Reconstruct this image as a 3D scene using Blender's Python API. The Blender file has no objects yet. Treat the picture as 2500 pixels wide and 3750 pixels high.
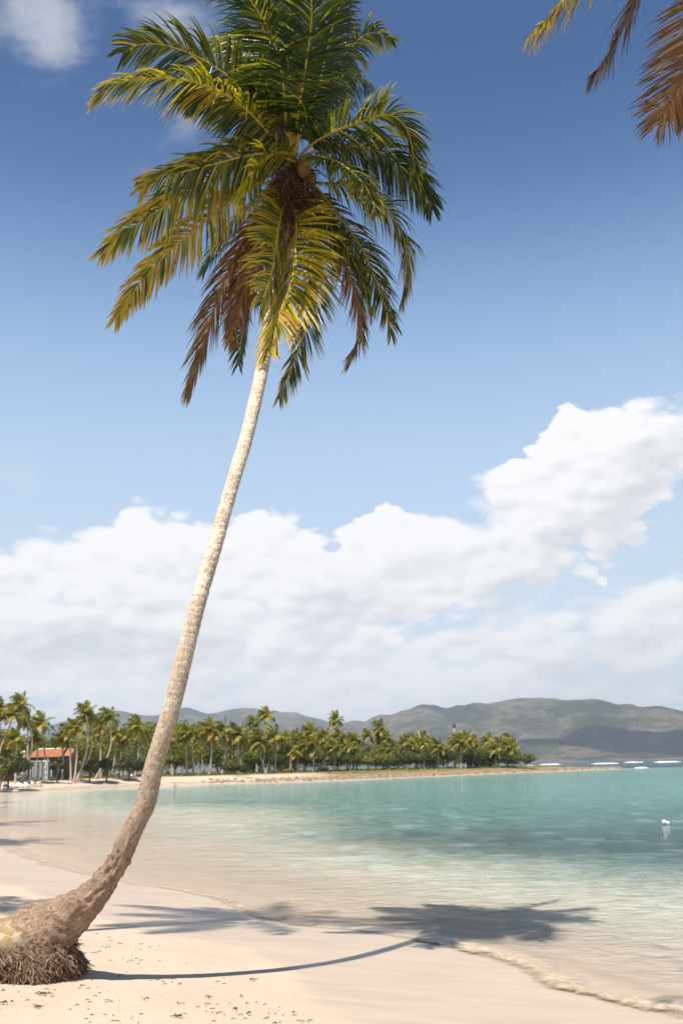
import bpy, math, random
import numpy as np
from mathutils import Vector, noise as mnoise

random.seed(7)
rng = np.random.default_rng(7)
sc = bpy.context.scene
COL = sc.collection
PI = math.pi

# ------------------------------------------------------------------ camera
W, H, F = 2500, 3750, 3645.0            # photograph's pixels, focal length in them
PITCH, ROLL, EYE = math.radians(14.3), math.radians(1.3), 3.0
SH = np.array([.25, .45])               # where one metre of height throws its shadow
fw = np.array([0, math.cos(PITCH), math.sin(PITCH)])
r0 = np.array([1., 0, 0]); u0 = np.cross(r0, fw)
cr = r0*math.cos(ROLL) - u0*math.sin(ROLL)
cu = u0*math.cos(ROLL) + r0*math.sin(ROLL)
CAM = np.array([0, 0, EYE])
def ray(x, y):
    d = fw*F + cr*(x - W/2) + cu*(H/2 - y)
    return d/np.linalg.norm(d)
def along(x, y, t): return CAM + ray(x, y)*t
def at_y(x, y, Y):
    d = ray(x, y); return CAM + d*(Y/d[1])
def hit(x, y, z=0.):
    d = ray(x, y); return CAM + d*((z - EYE)/d[2])

cd = bpy.data.cameras.new('camera'); cam = bpy.data.objects.new('camera', cd); COL.objects.link(cam)
cd.sensor_fit = 'VERTICAL'; cd.sensor_height = 36; cd.lens = 36*F/H
cd.clip_start = .1; cd.clip_end = 60000
from mathutils import Matrix
M = Matrix(((cr[0], cu[0], -fw[0]), (cr[1], cu[1], -fw[1]), (cr[2], cu[2], -fw[2]))).to_4x4()
M.translation = Vector(CAM); cam.matrix_world = M
cd.dof.use_dof = True; cd.dof.focus_distance = 14.5; cd.dof.aperture_fstop = 1.9
sc.camera = cam

# ------------------------------------------------------------------ light
sc.view_settings.view_transform = 'Standard'; sc.view_settings.look = 'None'
sc.view_settings.exposure = 0.70; sc.view_settings.gamma = 1
sc.view_settings.use_curve_mapping = False
sc.cycles.max_bounces = 8; sc.cycles.transparent_max_bounces = 24
sc.cycles.volume_bounces = 0
sc.cycles.use_denoising = True; sc.cycles.sample_clamp_direct = 8.0; sc.cycles.sample_clamp_indirect = 3.0

tosun = Vector((-SH[0], -SH[1], 1)).normalized()
SUN_EL = math.asin(tosun.z)
SUN_AZ = math.atan2(tosun.x, tosun.y)        # clockwise from +Y
sl = bpy.data.lights.new('sun', 'SUN'); so = bpy.data.objects.new('sun', sl); COL.objects.link(so)
sl.energy = 5.0; sl.angle = math.radians(.53); sl.color = (1, .93, .83)
so.rotation_euler = tosun.to_track_quat('Z', 'Y').to_euler(); so.location = (-60, -100, 240)

world = bpy.data.worlds.new('World'); sc.world = world; world.use_nodes = True

class NT:
    """small helper to write node graphs as arithmetic"""
    def __init__(s, tree): s.t = tree; s.n = tree.nodes; s.l = tree.links
    def put(s, sock, v):
        if isinstance(v, bpy.types.NodeSocket): s.l.new(v, sock)
        elif v is not None: sock.default_value = v
    def node(s, kind, **kw):
        n = s.n.new(kind)
        for k, v in kw.items(): setattr(n, k, v)
        return n
    def m(s, op, a, b=None, c=None, clamp=False):
        n = s.node('ShaderNodeMath', operation=op, use_clamp=clamp)
        s.put(n.inputs[0], a); s.put(n.inputs[1], b); s.put(n.inputs[2], c)
        return n.outputs[0]
    def v(s, op, a, b=None):
        n = s.node('ShaderNodeVectorMath', operation=op)
        s.put(n.inputs[0], a); s.put(n.inputs[1], b)
        return n.outputs[0]
    def vscale(s, a, k):
        n = s.node('ShaderNodeVectorMath', operation='SCALE'); s.put(n.inputs[0], a); s.put(n.inputs[3], k)
        return n.outputs[0]
    def comb(s, x, y, z):
        n = s.node('ShaderNodeCombineXYZ'); s.put(n.inputs[0], x); s.put(n.inputs[1], y); s.put(n.inputs[2], z)
        return n.outputs[0]
    def sep(s, a):
        n = s.node('ShaderNodeSeparateXYZ'); s.put(n.inputs[0], a); return n.outputs
    def noise(s, vec, scale, detail=4, rough=.5, dist=0., out=0):
        n = s.node('ShaderNodeTexNoise'); s.put(n.inputs['Vector'], vec)
        s.put(n.inputs['Scale'], scale); n.inputs['Detail'].default_value = detail
        n.inputs['Roughness'].default_value = rough; n.inputs['Distortion'].default_value = dist
        return n.outputs[out]
    def voro(s, vec, scale, feature='F1', smooth=None):
        n = s.node('ShaderNodeTexVoronoi', feature=feature); s.put(n.inputs['Vector'], vec); s.put(n.inputs['Scale'], scale)
        return n.outputs[0]
    def sstep(s, x, a, b, lo=0., hi=1.):
        n = s.node('ShaderNodeMapRange', interpolation_type='SMOOTHSTEP'); s.put(n.inputs[0], x)
        for i, q in ((1, a), (2, b), (3, lo), (4, hi)): s.put(n.inputs[i], q)
        return n.outputs[0]
    def lin(s, x, a, b, lo=0., hi=1.):
        n = s.node('ShaderNodeMapRange'); s.put(n.inputs[0], x)
        for i, q in ((1, a), (2, b), (3, lo), (4, hi)): s.put(n.inputs[i], q)
        return n.outputs[0]
    def mix(s, f, a, b, blend='MIX'):
        n = s.node('ShaderNodeMix', data_type='RGBA', blend_type=blend)
        s.put(n.inputs[0], f)
        for i, q in ((6, a), (7, b)):
            if isinstance(q, tuple): q = (*q[:3], 1)
            s.put(n.inputs[i], q)
        return n.outputs[2]
    def ramp(s, f, stops):
        n = s.node('ShaderNodeValToRGB'); s.put(n.inputs[0], f)
        e = n.color_ramp.elements
        while len(e) < len(stops): e.new(.5)
        for i, (p, c) in enumerate(stops): e[i].position = p; e[i].color = (*c, 1)
        return n.outputs[0]
    def attr(s, name):
        n = s.node('ShaderNodeAttribute'); n.attribute_name = name; return n
    def bump(s, h, strength, dist, nrm=None):
        n = s.node('ShaderNodeBump'); s.put(n.inputs['Height'], h); n.inputs['Strength'].default_value = strength
        n.inputs['Distance'].default_value = dist; s.put(n.inputs['Normal'], nrm)
        return n.outputs[0]

def px_dir(x, y):
    d = ray(x, y); return math.atan2(d[0], d[1]), math.asin(d[2])

def build_world():
    t = NT(world.node_tree); t.n.clear()
    out = t.node('ShaderNodeOutputWorld'); bg = t.node('ShaderNodeBackground')
    sky = t.node('ShaderNodeTexSky', sky_type='NISHITA', sun_disc=False)
    sky.sun_elevation = SUN_EL; sky.sun_rotation = SUN_AZ
    sky.air_density = 1.0; sky.dust_density = .6; sky.ozone_density = 2.2
    d = t.v('NORMALIZE', t.node('ShaderNodeTexCoord').outputs['Generated'])
    x, y, z = t.sep(d)
    az = t.m('ARCTAN2', x, y); el = t.m('ARCSINE', z)
    K = 3645.0
    P = t.comb(t.m('MULTIPLY', az, 1.0), t.m('MULTIPLY', el, 1.7), 0.)
    # domain on the sphere, heaped in elevation
    dom = t.v('MULTIPLY', d, (1., 1., 1.75))
    warp = t.noise(dom, 5., 3, .5, out=1)
    wv = t.vscale(t.v('SUBTRACT', warp, (.5, .5, .5)), .07)
    dw = t.v('ADD', dom, wv)
    fb = t.m('SUBTRACT', t.noise(dw, 8., 12, .62), .5)
    fbl = t.m('SUBTRACT', t.noise(t.v('MULTIPLY', dw, (1., 1., 2.4)), 8., 9, .6), .5)
    pf = t.m('SUBTRACT', .42, t.voro(dw, 15.))
    pf2 = t.m('SUBTRACT', .42, t.voro(dw, 34.))
    pf3 = t.m('SUBTRACT', .42, t.voro(dw, 78.))
    azw = t.m('ADD', az, t.m('MULTIPLY', t.sep(wv)[0], .35))
    elw = t.m('ADD', el, t.m('MULTIPLY', t.sep(wv)[2], .25))
    def blob(px, py, a, b, rot=0., k=1.):
        A, E = px_dir(px, py)
        u = t.m('SUBTRACT', azw, A); v = t.m('SUBTRACT', elw, E)
        c, s = math.cos(math.radians(rot)), math.sin(math.radians(rot))
        if rot:
            uu = t.m('ADD', t.m('MULTIPLY', u, c), t.m('MULTIPLY', v, s))
            vv = t.m('SUBTRACT', t.m('MULTIPLY', v, c), t.m('MULTIPLY', u, s))
        else: uu, vv = u, v
        uu = t.m('DIVIDE', uu, a/K); vv = t.m('DIVIDE', vv, b/K)
        r = t.m('SQRT', t.m('ADD', t.m('MULTIPLY', uu, uu), t.m('MULTIPLY', vv, vv)))
        return t.m('MULTIPLY', t.m('MAXIMUM', t.m('SUBTRACT', 1., r), -3.), k*b/250.)
    def union(bl):
        r = None
        for q in bl: r = blob(*q) if r is None else t.m('MAXIMUM', r, blob(*q))
        return r
    cum = union([(-150, 2190, 480, 230), (190, 2060, 230, 190), (520, 2080, 420, 260), (980, 2090, 420, 250),
                 (1400, 2060, 330, 240), (1700, 2060, 420, 210, 12), (1980, 1880, 380, 250, 35), (2190, 1680, 260, 210, 20),
                 (2420, 1610, 330, 190), (2300, 1850, 380, 190, 45), (800, 2250, 1000, 190), (1350, 2200, 560, 190), (350, 2330, 800, 190), (2960, 1700, 420, 330)])
    low = union([(300, 2450, 1000, 170), (1150, 2430, 700, 150), (1900, 2440, 480, 130, 6), (2420, 2290, 330, 210, 25), (1300, 2540, 1600, 130), (1750, 2330, 420, 110),
                 (2050, 2500, 700, 90), (1000, 2510, 1100, 80), (2750, 2330, 400, 200)])
    # the same kind of cloud all round the horizon outside the view
    far = t.m('SUBTRACT', .35, t.m('MULTIPLY', t.m('ABSOLUTE', t.m('SUBTRACT', el, .17)), 3.6))
    far = t.m('ADD', far, t.m('MULTIPLY', t.m('SUBTRACT', t.noise(d, 2.1, 2, .5), .5), 2.4))
    outside = t.sstep(t.m('ABSOLUTE', az), .5, .75)
    far = t.m('SUBTRACT', far, t.m('MULTIPLY', t.m('SUBTRACT', 1., outside), 3.))
    dens1 = t.m('ADD', t.m('MAXIMUM', cum, far), t.m('ADD', t.m('MULTIPLY', fb, 1.3), t.m('ADD', t.m('MULTIPLY', pf, .5), t.m('ADD', t.m('MULTIPLY', pf2, .38), t.m('MULTIPLY', pf3, .16)))))
    dens2 = t.m('ADD', low, t.m('ADD', t.m('MULTIPLY', fbl, 2.1), t.m('ADD', t.m('MULTIPLY', pf, .35), t.m('MULTIPLY', pf2, .4))))
    thin = union([(90, 1740, 170, 90, 0, 1.2), (330, 1755, 150, 55, 0, 1.2), (200, 90, 330, 230), (640, 60, 330, 170), (700, 470, 260, 90, 40), (1720, 1690, 260, 60, 30)])
    dens3 = t.m('ADD', thin, t.m('MULTIPLY', fb, 2.6))
    m1 = t.sstep(dens1, .0, t.lin(t.noise(d, 6., 2, .5), .40, .60, .09, .40)); m2 = t.m('MULTIPLY', t.sstep(dens2, -.2, .25), .95)
    m3 = t.m('MULTIPLY', t.sstep(dens3, .0, 1.0), .62)
    # grey undersides, and the billows' own relief from a second look towards the sun
    dl = t.v('ADD', dw, (-.012, 0., .03))
    fb2 = t.m('SUBTRACT', t.noise(dl, 8., 7, .62), .5)
    pfl = t.m('SUBTRACT', .42, t.voro(dl, 15.))
    pfl2 = t.m('SUBTRACT', .42, t.voro(t.v('ADD', dw, (-.006, 0., .014)), 34.))
    rel = t.m('ADD', t.m('MULTIPLY', t.m('SUBTRACT', fb2, fb), 2.4), t.m('ADD', t.m('MULTIPLY', t.m('SUBTRACT', pfl, pf), .5), t.m('MULTIPLY', t.m('SUBTRACT', pfl2, pf2), .7)))
    under = union([(450, 2370, 1100, 130, 2), (1300, 2250, 600, 110, 8), (1950, 2080, 420, 130, 38), (2330, 1900, 330, 130, 48), (2450, 2480, 500, 130), (2300, 2370, 300, 80, 20)])
    ug = t.sstep(t.m('ADD', under, t.m('MULTIPLY', fb, .9)), -.25, .45)
    g = t.m('ADD', t.m('MULTIPLY', ug, t.m('ADD', .62, t.m('MULTIPLY', fb, 1.2))), t.m('MULTIPLY', rel, 1.0), clamp=True)
    cc = t.mix(g, (6.35, 6.35, 6.35), (4.6, 4.7, 4.9))
    cc2 = t.mix(t.m('ADD', g, .05, clamp=True), (6.3, 6.3, 6.3), (4.9, 5.0, 5.2))
    # Nishita's blue, a little richer
    hs = t.node('ShaderNodeHueSaturation'); hs.inputs['Saturation'].default_value = 1.0; hs.inputs['Value'].default_value = 1.0
    t.l.new(sky.outputs[0], hs.inputs['Color'])
    blue = t.mix(1., hs.outputs[0], t.mix(t.sstep(el, .38, .70), (.84, 1.03, 1.13), (.28, .48, .66)), 'MULTIPLY')
    # milky air thickening towards the horizon, the same all round
    blue = t.mix(t.m('MULTIPLY', t.sstep(el, .59, .17), .95), blue, (3.5, 4.5, 5.6))
    blue = t.mix(t.m('MULTIPLY', t.sstep(el, .27, .03), .75), blue, (5.2, 5.6, 6.0))
    c = t.mix(m3, blue, (4.7, 4.75, 5.0))
    c = t.mix(m2, c, cc2)
    c = t.mix(m1, c, cc)
    t.l.new(c, bg.inputs[0]); bg.inputs[1].default_value = .1
    t.l.new(bg.outputs[0], out.inputs[0])
build_world()

# ------------------------------------------------------------------ helpers
def mk(name, V, Fc, mat=None, parent=None, smooth=True, attrs=None, loc=None):
    me = bpy.data.meshes.new(name)
    V = V.tolist() if isinstance(V, np.ndarray) else [tuple(v) for v in V]
    Fc = Fc.tolist() if isinstance(Fc, np.ndarray) else Fc
    me.from_pydata(V, [], Fc); me.update()
    if smooth: me.polygons.foreach_set('use_smooth', [True]*len(me.polygons))
    for k, a in (attrs or {}).items():
        at = me.attributes.new(k, 'FLOAT', 'POINT'); at.data.foreach_set('value', np.asarray(a, dtype=np.float32))
    if mat is not None:
        for q in (mat if isinstance(mat, list) else [mat]): me.materials.append(q)
    o = bpy.data.objects.new(name, me); COL.objects.link(o)
    if parent is not None: o.parent = parent
    if loc is not None: o.location = tuple(loc)
    return o
def tag(o, label=None, cat=None, group=None, kind=None):
    if label: o['label'] = label
    if cat: o['category'] = cat
    if group: o['group'] = group
    if kind: o['kind'] = kind
    return o
def empty(name, loc, label, cat, group=None, rz=0, kind=None):
    o = bpy.data.objects.new(name, None); COL.objects.link(o)
    o.location = tuple(loc); o.rotation_euler = (0, 0, rz); o.empty_display_size = .3
    return tag(o, label, cat, group, kind)

class MB:
    def __init__(s): s.V = []; s.F = []; s.A = []
    def add(s, V, F, a=0.):
        n = len(s.V); s.V += [tuple(v) for v in V]; s.F += [tuple(i + n for i in f) for f in F]; s.A += [a]*len(V)
    def box(s, c, sz, rz=0, a=0.):
        x, y, z = sz[0]/2, sz[1]/2, sz[2]/2; co, si = math.cos(rz), math.sin(rz)
        P = [(i*x, j*y, k*z) for k in (-1, 1) for j in (-1, 1) for i in (-1, 1)]
        P = [(c[0] + p[0]*co - p[1]*si, c[1] + p[0]*si + p[1]*co, c[2] + p[2]) for p in P]
        s.add(P, [(0, 2, 3, 1), (4, 5, 7, 6), (0, 1, 5, 4), (2, 6, 7, 3), (0, 4, 6, 2), (1, 3, 7, 5)], a)
    def tube(s, pts, rad, n=8, a=0., cap=True):
        pts = [Vector(p) for p in pts]; rad = rad if hasattr(rad, '__len__') else [rad]*len(pts)
        V = []; F = []; pu = None
        for i, p in enumerate(pts):
            T = (pts[min(i+1, len(pts)-1)] - pts[max(i-1, 0)]).normalized()
            if pu is None:
                pu = T.cross(Vector((0, 1, 0)) if abs(T.y) < .9 else Vector((1, 0, 0))).normalized()
            pu = (pu - T*pu.dot(T)).normalized(); w = T.cross(pu)
            for k in range(n):
                g = 2*PI*k/n; V.append(p + (pu*math.cos(g) + w*math.sin(g))*rad[i])
        for i in range(len(pts)-1):
            for k in range(n):
                k2 = (k+1) % n; F.append((i*n+k, i*n+k2, (i+1)*n+k2, (i+1)*n+k))
        if cap: F.append(tuple(range(n))[::-1]); F.append(tuple((len(pts)-1)*n + k for k in range(n)))
        s.add(V, F, a)
    def ball(s, c, r, n=10, m=7, a=0., jit=0., seed=0):
        rx, ry, rz = r if hasattr(r, '__len__') else (r, r, r)
        V = []; F = []
        for i in range(m+1):
            th = PI*i/m
            for k in range(n):
                ph = 2*PI*k/n; d = Vector((math.sin(th)*math.cos(ph), math.sin(th)*math.sin(ph), math.cos(th)))
                f = 1 + jit*mnoise.noise(d*2.1 + Vector((seed*3.1, seed, 0)))
                V.append((c[0] + d.x*rx*f, c[1] + d.y*ry*f, c[2] + d.z*rz*f))
        for i in range(m):
            for k in range(n):
                k2 = (k+1) % n; F.append((i*n+k, (i+1)*n+k, (i+1)*n+k2, i*n+k2))
        s.add(V, F, a)
    def build(s, name, mat, parent=None, smooth=True, loc=None):
        return mk(name, s.V, s.F, mat, parent, smooth, {'tint': s.A}, loc)

def spline(P, n):
    """Catmull-Rom through P, n samples evenly in parameter"""
    P = np.asarray(P, float); Q = np.vstack([2*P[0]-P[1], P, 2*P[-1]-P[-2]])
    out = []
    for s in np.linspace(0, len(P)-1, n):
        i = min(int(s), len(P)-2); u = s - i
        a, b, c, d = Q[i], Q[i+1], Q[i+2], Q[i+3]
        out.append(.5*((2*b) + (c-a)*u + (2*a-5*b+4*c-d)*u*u + (3*b-a-3*c+d)*u**3))
    return np.array(out)
def resample(P, n):
    L = np.r_[0, np.cumsum(np.linalg.norm(np.diff(P, axis=0), axis=1))]
    s = np.linspace(0, L[-1], n)
    return np.stack([np.interp(s, L, P[:, k]) for k in range(P.shape[1])], 1)
def fbm(x, y, z=0., o=4):
    return mnoise.fractal(Vector((x, y, z)), 1., 2., o)
_tab = rng.random((256, 256))
def vnoise(x, y):
    """cheap tileable value noise on arrays, 0..1"""
    xi = np.floor(x).astype(int); yi = np.floor(y).astype(int); u = x - xi; v = y - yi
    u = u*u*(3-2*u); v = v*v*(3-2*v); g = lambda a, b: _tab[a & 255, b & 255]
    return (g(xi, yi)*(1-u) + g(xi+1, yi)*u)*(1-v) + (g(xi, yi+1)*(1-u) + g(xi+1, yi+1)*u)*v
def vf(x, y, o=5, g=.5):
    s = 0; a = 1; n = 0
    for k in range(o):
        s = s + a*vnoise(x*2**k + 17.3*k, y*2**k + 5.1*k); n += a; a *= g
    return s/n

# ------------------------------------------------------------------ materials
def material(name):
    m = bpy.data.materials.new(name); m.use_nodes = True; t = NT(m.node_tree); t.n.clear()
    o = t.node('ShaderNodeOutputMaterial')
    return m, t, o
def simple(name, col, rough=.7, var=.15, scale=6., bump=0., bscale=20., spec=.3):
    m, t, o = material(name); b = t.node('ShaderNodeBsdfPrincipled')
    P = t.node('ShaderNodeTexCoord').outputs['Object']
    n = t.noise(P, scale, 5, .6)
    k = t.lin(n, .25, .75, 1-var, 1+var)
    c = t.mix(1., (*col, 1), t.comb(k, k, k), 'MULTIPLY')
    t.l.new(c, b.inputs['Base Color']); b.inputs['Roughness'].default_value = rough
    b.inputs['Specular IOR Level'].default_value = spec
    if bump: t.l.new(t.bump(t.noise(P, bscale, 6, .65), .8, bump), b.inputs['Normal'])
    t.l.new(b.outputs[0], o.inputs[0])
    return m

def leaf_material(name, stops, rough=.38, trans=.35, spec=.45, rnd=.0):
    """colour from the point attribute 'tint', light through the blade"""
    m, t, o = material(name); b = t.node('ShaderNodeBsdfPrincipled'); tr = t.node('ShaderNodeBsdfTranslucent')
    f = t.attr('tint').outputs['Fac']
    if rnd:
        oi = t.node('ShaderNodeObjectInfo').outputs['Random']
        f = t.m('ADD', f, t.m('MULTIPLY', t.m('SUBTRACT', oi, .5), rnd), clamp=True)
    c = t.ramp(f, stops)
    t.l.new(c, b.inputs['Base Color']); b.inputs['Roughness'].default_value = rough
    b.inputs['Specular IOR Level'].default_value = spec
    c2 = t.mix(1., c, (1.5, 1.55, .6, 1), 'MULTIPLY'); t.l.new(c2, tr.inputs[0])
    mx = t.node('ShaderNodeMixShader'); mx.inputs[0].default_value = trans
    t.l.new(b.outputs[0], mx.inputs[1]); t.l.new(tr.outputs[0], mx.inputs[2])
    t.l.new(mx.outputs[0], o.inputs[0])
    return m
PALM_STOPS = [(0., (.008, .02, .004)), (.2, (.025, .048, .006)), (.36, (.095, .125, .010)), (.5, (.32, .26, .014)), (.65, (.50, .36, .022)),
              (.8, (.42, .21, .05)), (.9, (.11, .05, .028)), (1., (.48, .36, .26))]  # near-black and yellow stops also carry painted shade and sunlight contrast
M_frond = leaf_material('palm_leaf', PALM_STOPS, .3, .27, .6)
M_farfrond = leaf_material('far_palm_leaf', [(0., (.028, .045, .010)), (.35, (.125, .145, .014)), (.6, (.33, .29, .03)),
                                           (.85, (.42, .28, .03)), (1., (.3, .15, .06))], .45, .3, .35, rnd=.25)
M_tree = leaf_material('broad_leaf', [(0., (.022, .034, .008)), (.45, (.095, .12, .014)), (.8, (.21, .215, .02)), (1., (.28, .20, .05))], .5, .3, .3)
M_seagrape = leaf_material('sea_grape_leaf', [(0., (.022, .033, .009)), (.45, (.07, .085, .015)), (.8, (.16, .15, .022)), (1., (.3, .2, .05))], .4, .25, .4)
M_midrib = simple('midrib', (.42, .33, .06), .45, .25, 5)
M_midrib_brown = simple('midrib_brown', (.20, .09, .045), .6, .3, 5)
M_fibre = simple('fibre', (.13, .055, .03), .85, .4, 20)
M_husk = simple('coconut_husk', (.20, .10, .025), .5, .4, 7, .01, 18)
M_spathe = simple('spathe', (.045, .014, .012), .6, .2)
M_farbark = simple('far_bark', (.43, .34, .26), .85, .25, 1.5)
M_branch = simple('branch_bark', (.15, .11, .08), .85, .25, 3)
M_white = simple('white_paint', (.8, .79, .76), .6, .05)
M_dark = simple('dark_opening', (.035, .037, .035), .5, .2)
M_roof = simple('terracotta', (.36, .145, .075), .8, .25, 2, .03, 9)
M_wall = simple('house_wall', (.10, .105, .10), .8, .2)
M_skin = simple('skin', (.48, .25, .17), .55, .06)
M_hair = simple('hair', (.03, .018, .012), .6, .1)
M_red = simple('red_cloth', (.55, .05, .03), .8, .1)
M_blue = simple('blue_cloth', (.08, .16, .35), .8, .1)
M_pink = simple('pink_cloth', (.62, .3, .26), .8, .1)
M_orange = simple('orange_cloth', (.75, .2, .04), .8, .1)

def bark_material():
    m, t, o = material('palm_bark'); b = t.node('ShaderNodeBsdfPrincipled')
    P = t.node('ShaderNodeTexCoord').outputs['Object']
    low = t.attr('low').outputs['Fac']          # 1 in the old rough wood near the root
    ring = t.attr('ring').outputs['Fac']        # 1 in a leaf scar's groove
    ca, sa, le = (t.attr(k).outputs['Fac'] for k in ('ca', 'sa', 'le'))
    n1 = t.noise(P, 3.2, 6, .6); n2 = t.noise(P, 22., 6, .65)
    st = t.noise(t.comb(t.m('MULTIPLY', ca, 3.), t.m('MULTIPLY', sa, 3.), t.m('MULTIPLY', le, 1.5)), 2.2, 7, .65)   # grain along the stem
    crk = t.noise(t.comb(t.m('MULTIPLY', ca, 4.), t.m('MULTIPLY', sa, 4.), t.m('MULTIPLY', le, 2.6)), 3., 4, .7)
    crack = t.sstep(t.m('ABSOLUTE', t.m('SUBTRACT', crk, .5)), .022, .004)
    hor = t.noise(t.comb(t.m('MULTIPLY', ca, .7), t.m('MULTIPLY', sa, .7), t.m('MULTIPLY', le, 9.)), 2.2, 6, .7)     # fine rings across it
    up = t.mix(t.sstep(n1, .36, .66), (.82, .71, .57), (.70, .58, .44))
    up = t.mix(t.m('MULTIPLY', t.sstep(st, .5, .72), .18), up, (.42, .31, .22))
    stn = t.noise(t.v('MULTIPLY', P, (1.5, 1.5, 1.)), 1.3, 8, .7)
    up = t.mix(t.m('MULTIPLY', t.sstep(stn, .54, .70), .38), up, (.36, .28, .20))
    up = t.mix(t.m('MULTIPLY', ring, t.sstep(n2, .3, .6, .55, 1.)), up, (.30, .21, .145))
    lo = t.mix(t.sstep(n1, .35, .65), (.23, .15, .105), (.37, .26, .18))
    lo = t.mix(t.sstep(n2, .52, .68), lo, (.12, .07, .045))
    c = t.mix(t.m('ADD', low, t.m('MULTIPLY', t.m('SUBTRACT', n1, .5), .5), clamp=True), up, lo)
    c = t.mix(t.m('MULTIPLY', crack, t.sstep(n1, .45, .62, .05, .6)), c, (.07, .045, .03))
    c = t.mix(t.m('MULTIPLY', t.sstep(hor, .52, .72), t.m('SUBTRACT', .34, t.m('MULTIPLY', low, .2))), c, (.40, .31, .22))
    pale = t.m('MULTIPLY', t.sstep(t.noise(P, 11., 5, .65), .66, .74), t.sstep(low, .05, .5))
    c = t.mix(t.m('MULTIPLY', pale, .75), c, (.56, .47, .33))
    pit = t.m('MULTIPLY', t.sstep(t.voro(t.v('MULTIPLY', P, (1., 1., .55)), 17.), .16, .08), t.m('MULTIPLY', t.sstep(low, .3, .8), t.sstep(t.noise(P, 4., 3), .5, .62)))
    c = t.mix(pit, c, (.03, .018, .012))
    t.l.new(c, b.inputs['Base Color']); b.inputs['Roughness'].default_value = .85; b.inputs['Specular IOR Level'].default_value = .2
    h = t.m('ADD', t.m('ADD', t.m('MULTIPLY', n2, .3), t.m('MULTIPLY', t.m('ADD', t.m('MULTIPLY', st, .5), hor), .6)), t.m('ADD', t.m('MULTIPLY', pit, -1.6), t.m('MULTIPLY', crack, -.5)))
    t.l.new(t.bump(h, .8, .02), b.inputs['Normal']); t.l.new(b.outputs[0], o.inputs[0])
    return m
M_bark = bark_material()

def root_material():
    m, t, o = material('root_mat'); b = t.node('ShaderNodeBsdfPrincipled')
    P = t.node('ShaderNodeTexCoord').outputs['Object']; z = t.sep(P)[2]; x = t.sep(P)[0]
    n1 = t.noise(P, 7., 6, .6); n2 = t.noise(P, 30., 5, .6)
    c = t.mix(t.sstep(n2, .35, .65), (.05, .032, .022), (.22, .145, .095))
    # lichen and sun-bleached crust on the top of the ball
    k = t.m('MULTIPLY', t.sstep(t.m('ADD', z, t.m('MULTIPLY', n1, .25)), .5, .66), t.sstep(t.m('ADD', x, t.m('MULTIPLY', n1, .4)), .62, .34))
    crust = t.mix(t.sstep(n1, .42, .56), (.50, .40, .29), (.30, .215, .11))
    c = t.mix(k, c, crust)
    t.l.new(c, b.inputs['Base Color']); b.inputs['Roughness'].default_value = .9; b.inputs['Specular IOR Level'].default_value = .15
    t.l.new(t.bump(n2, .9, .03), b.inputs['Normal']); t.l.new(b.outputs[0], o.inputs[0])
    return m
M_root = root_material()

def sand_material():
    m, t, o = material('sand'); b = t.node('ShaderNodeBsdfPrincipled')
    P = t.node('ShaderNodeTexCoord').outputs['Object']
    wet = t.attr('wet').outputs['Fac']; land = t.attr('land').outputs['Fac']; rock = t.attr('rock').outputs['Fac']
    n1 = t.noise(P, .8, 5, .6); n2 = t.noise(P, 60., 4, .6)
    streak = t.noise(t.v('MULTIPLY', P, (.35, 1.9, 1.)), 1.6, 6, .62, .6)
    dry = t.mix(t.sstep(n1, .3, .7), (.485, .395, .305), (.44, .355, .27))
    w = t.mix(t.sstep(streak, .3, .7), (.45, .36, .27), (.385, .30, .22))
    wf = t.sstep(t.m('ADD', wet, t.m('MULTIPLY', t.m('SUBTRACT', streak, .5), .5)), .25, .75)
    c = t.mix(wf, dry, w)
    c = t.mix(t.m('MULTIPLY', t.sstep(n2, .55, .8), .25), c, (.32, .24, .17))
    rk = t.mix(t.sstep(t.noise(P, 1.2, 6, .7), .4, .6), (.15, .10, .065), (.31, .23, .15))
    c = t.mix(rock, c, rk)
    gr = t.mix(t.sstep(t.noise(P, .35, 5, .6), .35, .65), (.085, .11, .02), (.2, .18, .045))
    c = t.mix(land, c, gr)
    t.l.new(c, b.inputs['Base Color'])
    t.l.new(t.lin(wf, 0, 1, .95, .42), b.inputs['Roughness'])
    t.l.new(t.lin(wf, 0, 1, .1, .35), b.inputs['Specular IOR Level'])
    hh = t.m('ADD', t.noise(P, 9., 6, .6), t.m('MULTIPLY', n2, .25))
    bm = t.node('ShaderNodeBump'); t.l.new(hh, bm.inputs['Height']); bm.inputs['Distance'].default_value = .03
    t.l.new(t.lin(wf, 0, 1, .8, .1), bm.inputs['Strength'])
    t.l.new(bm.outputs[0], b.inputs['Normal']); t.l.new(b.outputs[0], o.inputs[0])
    return m
M_sand = sand_material()

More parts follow.
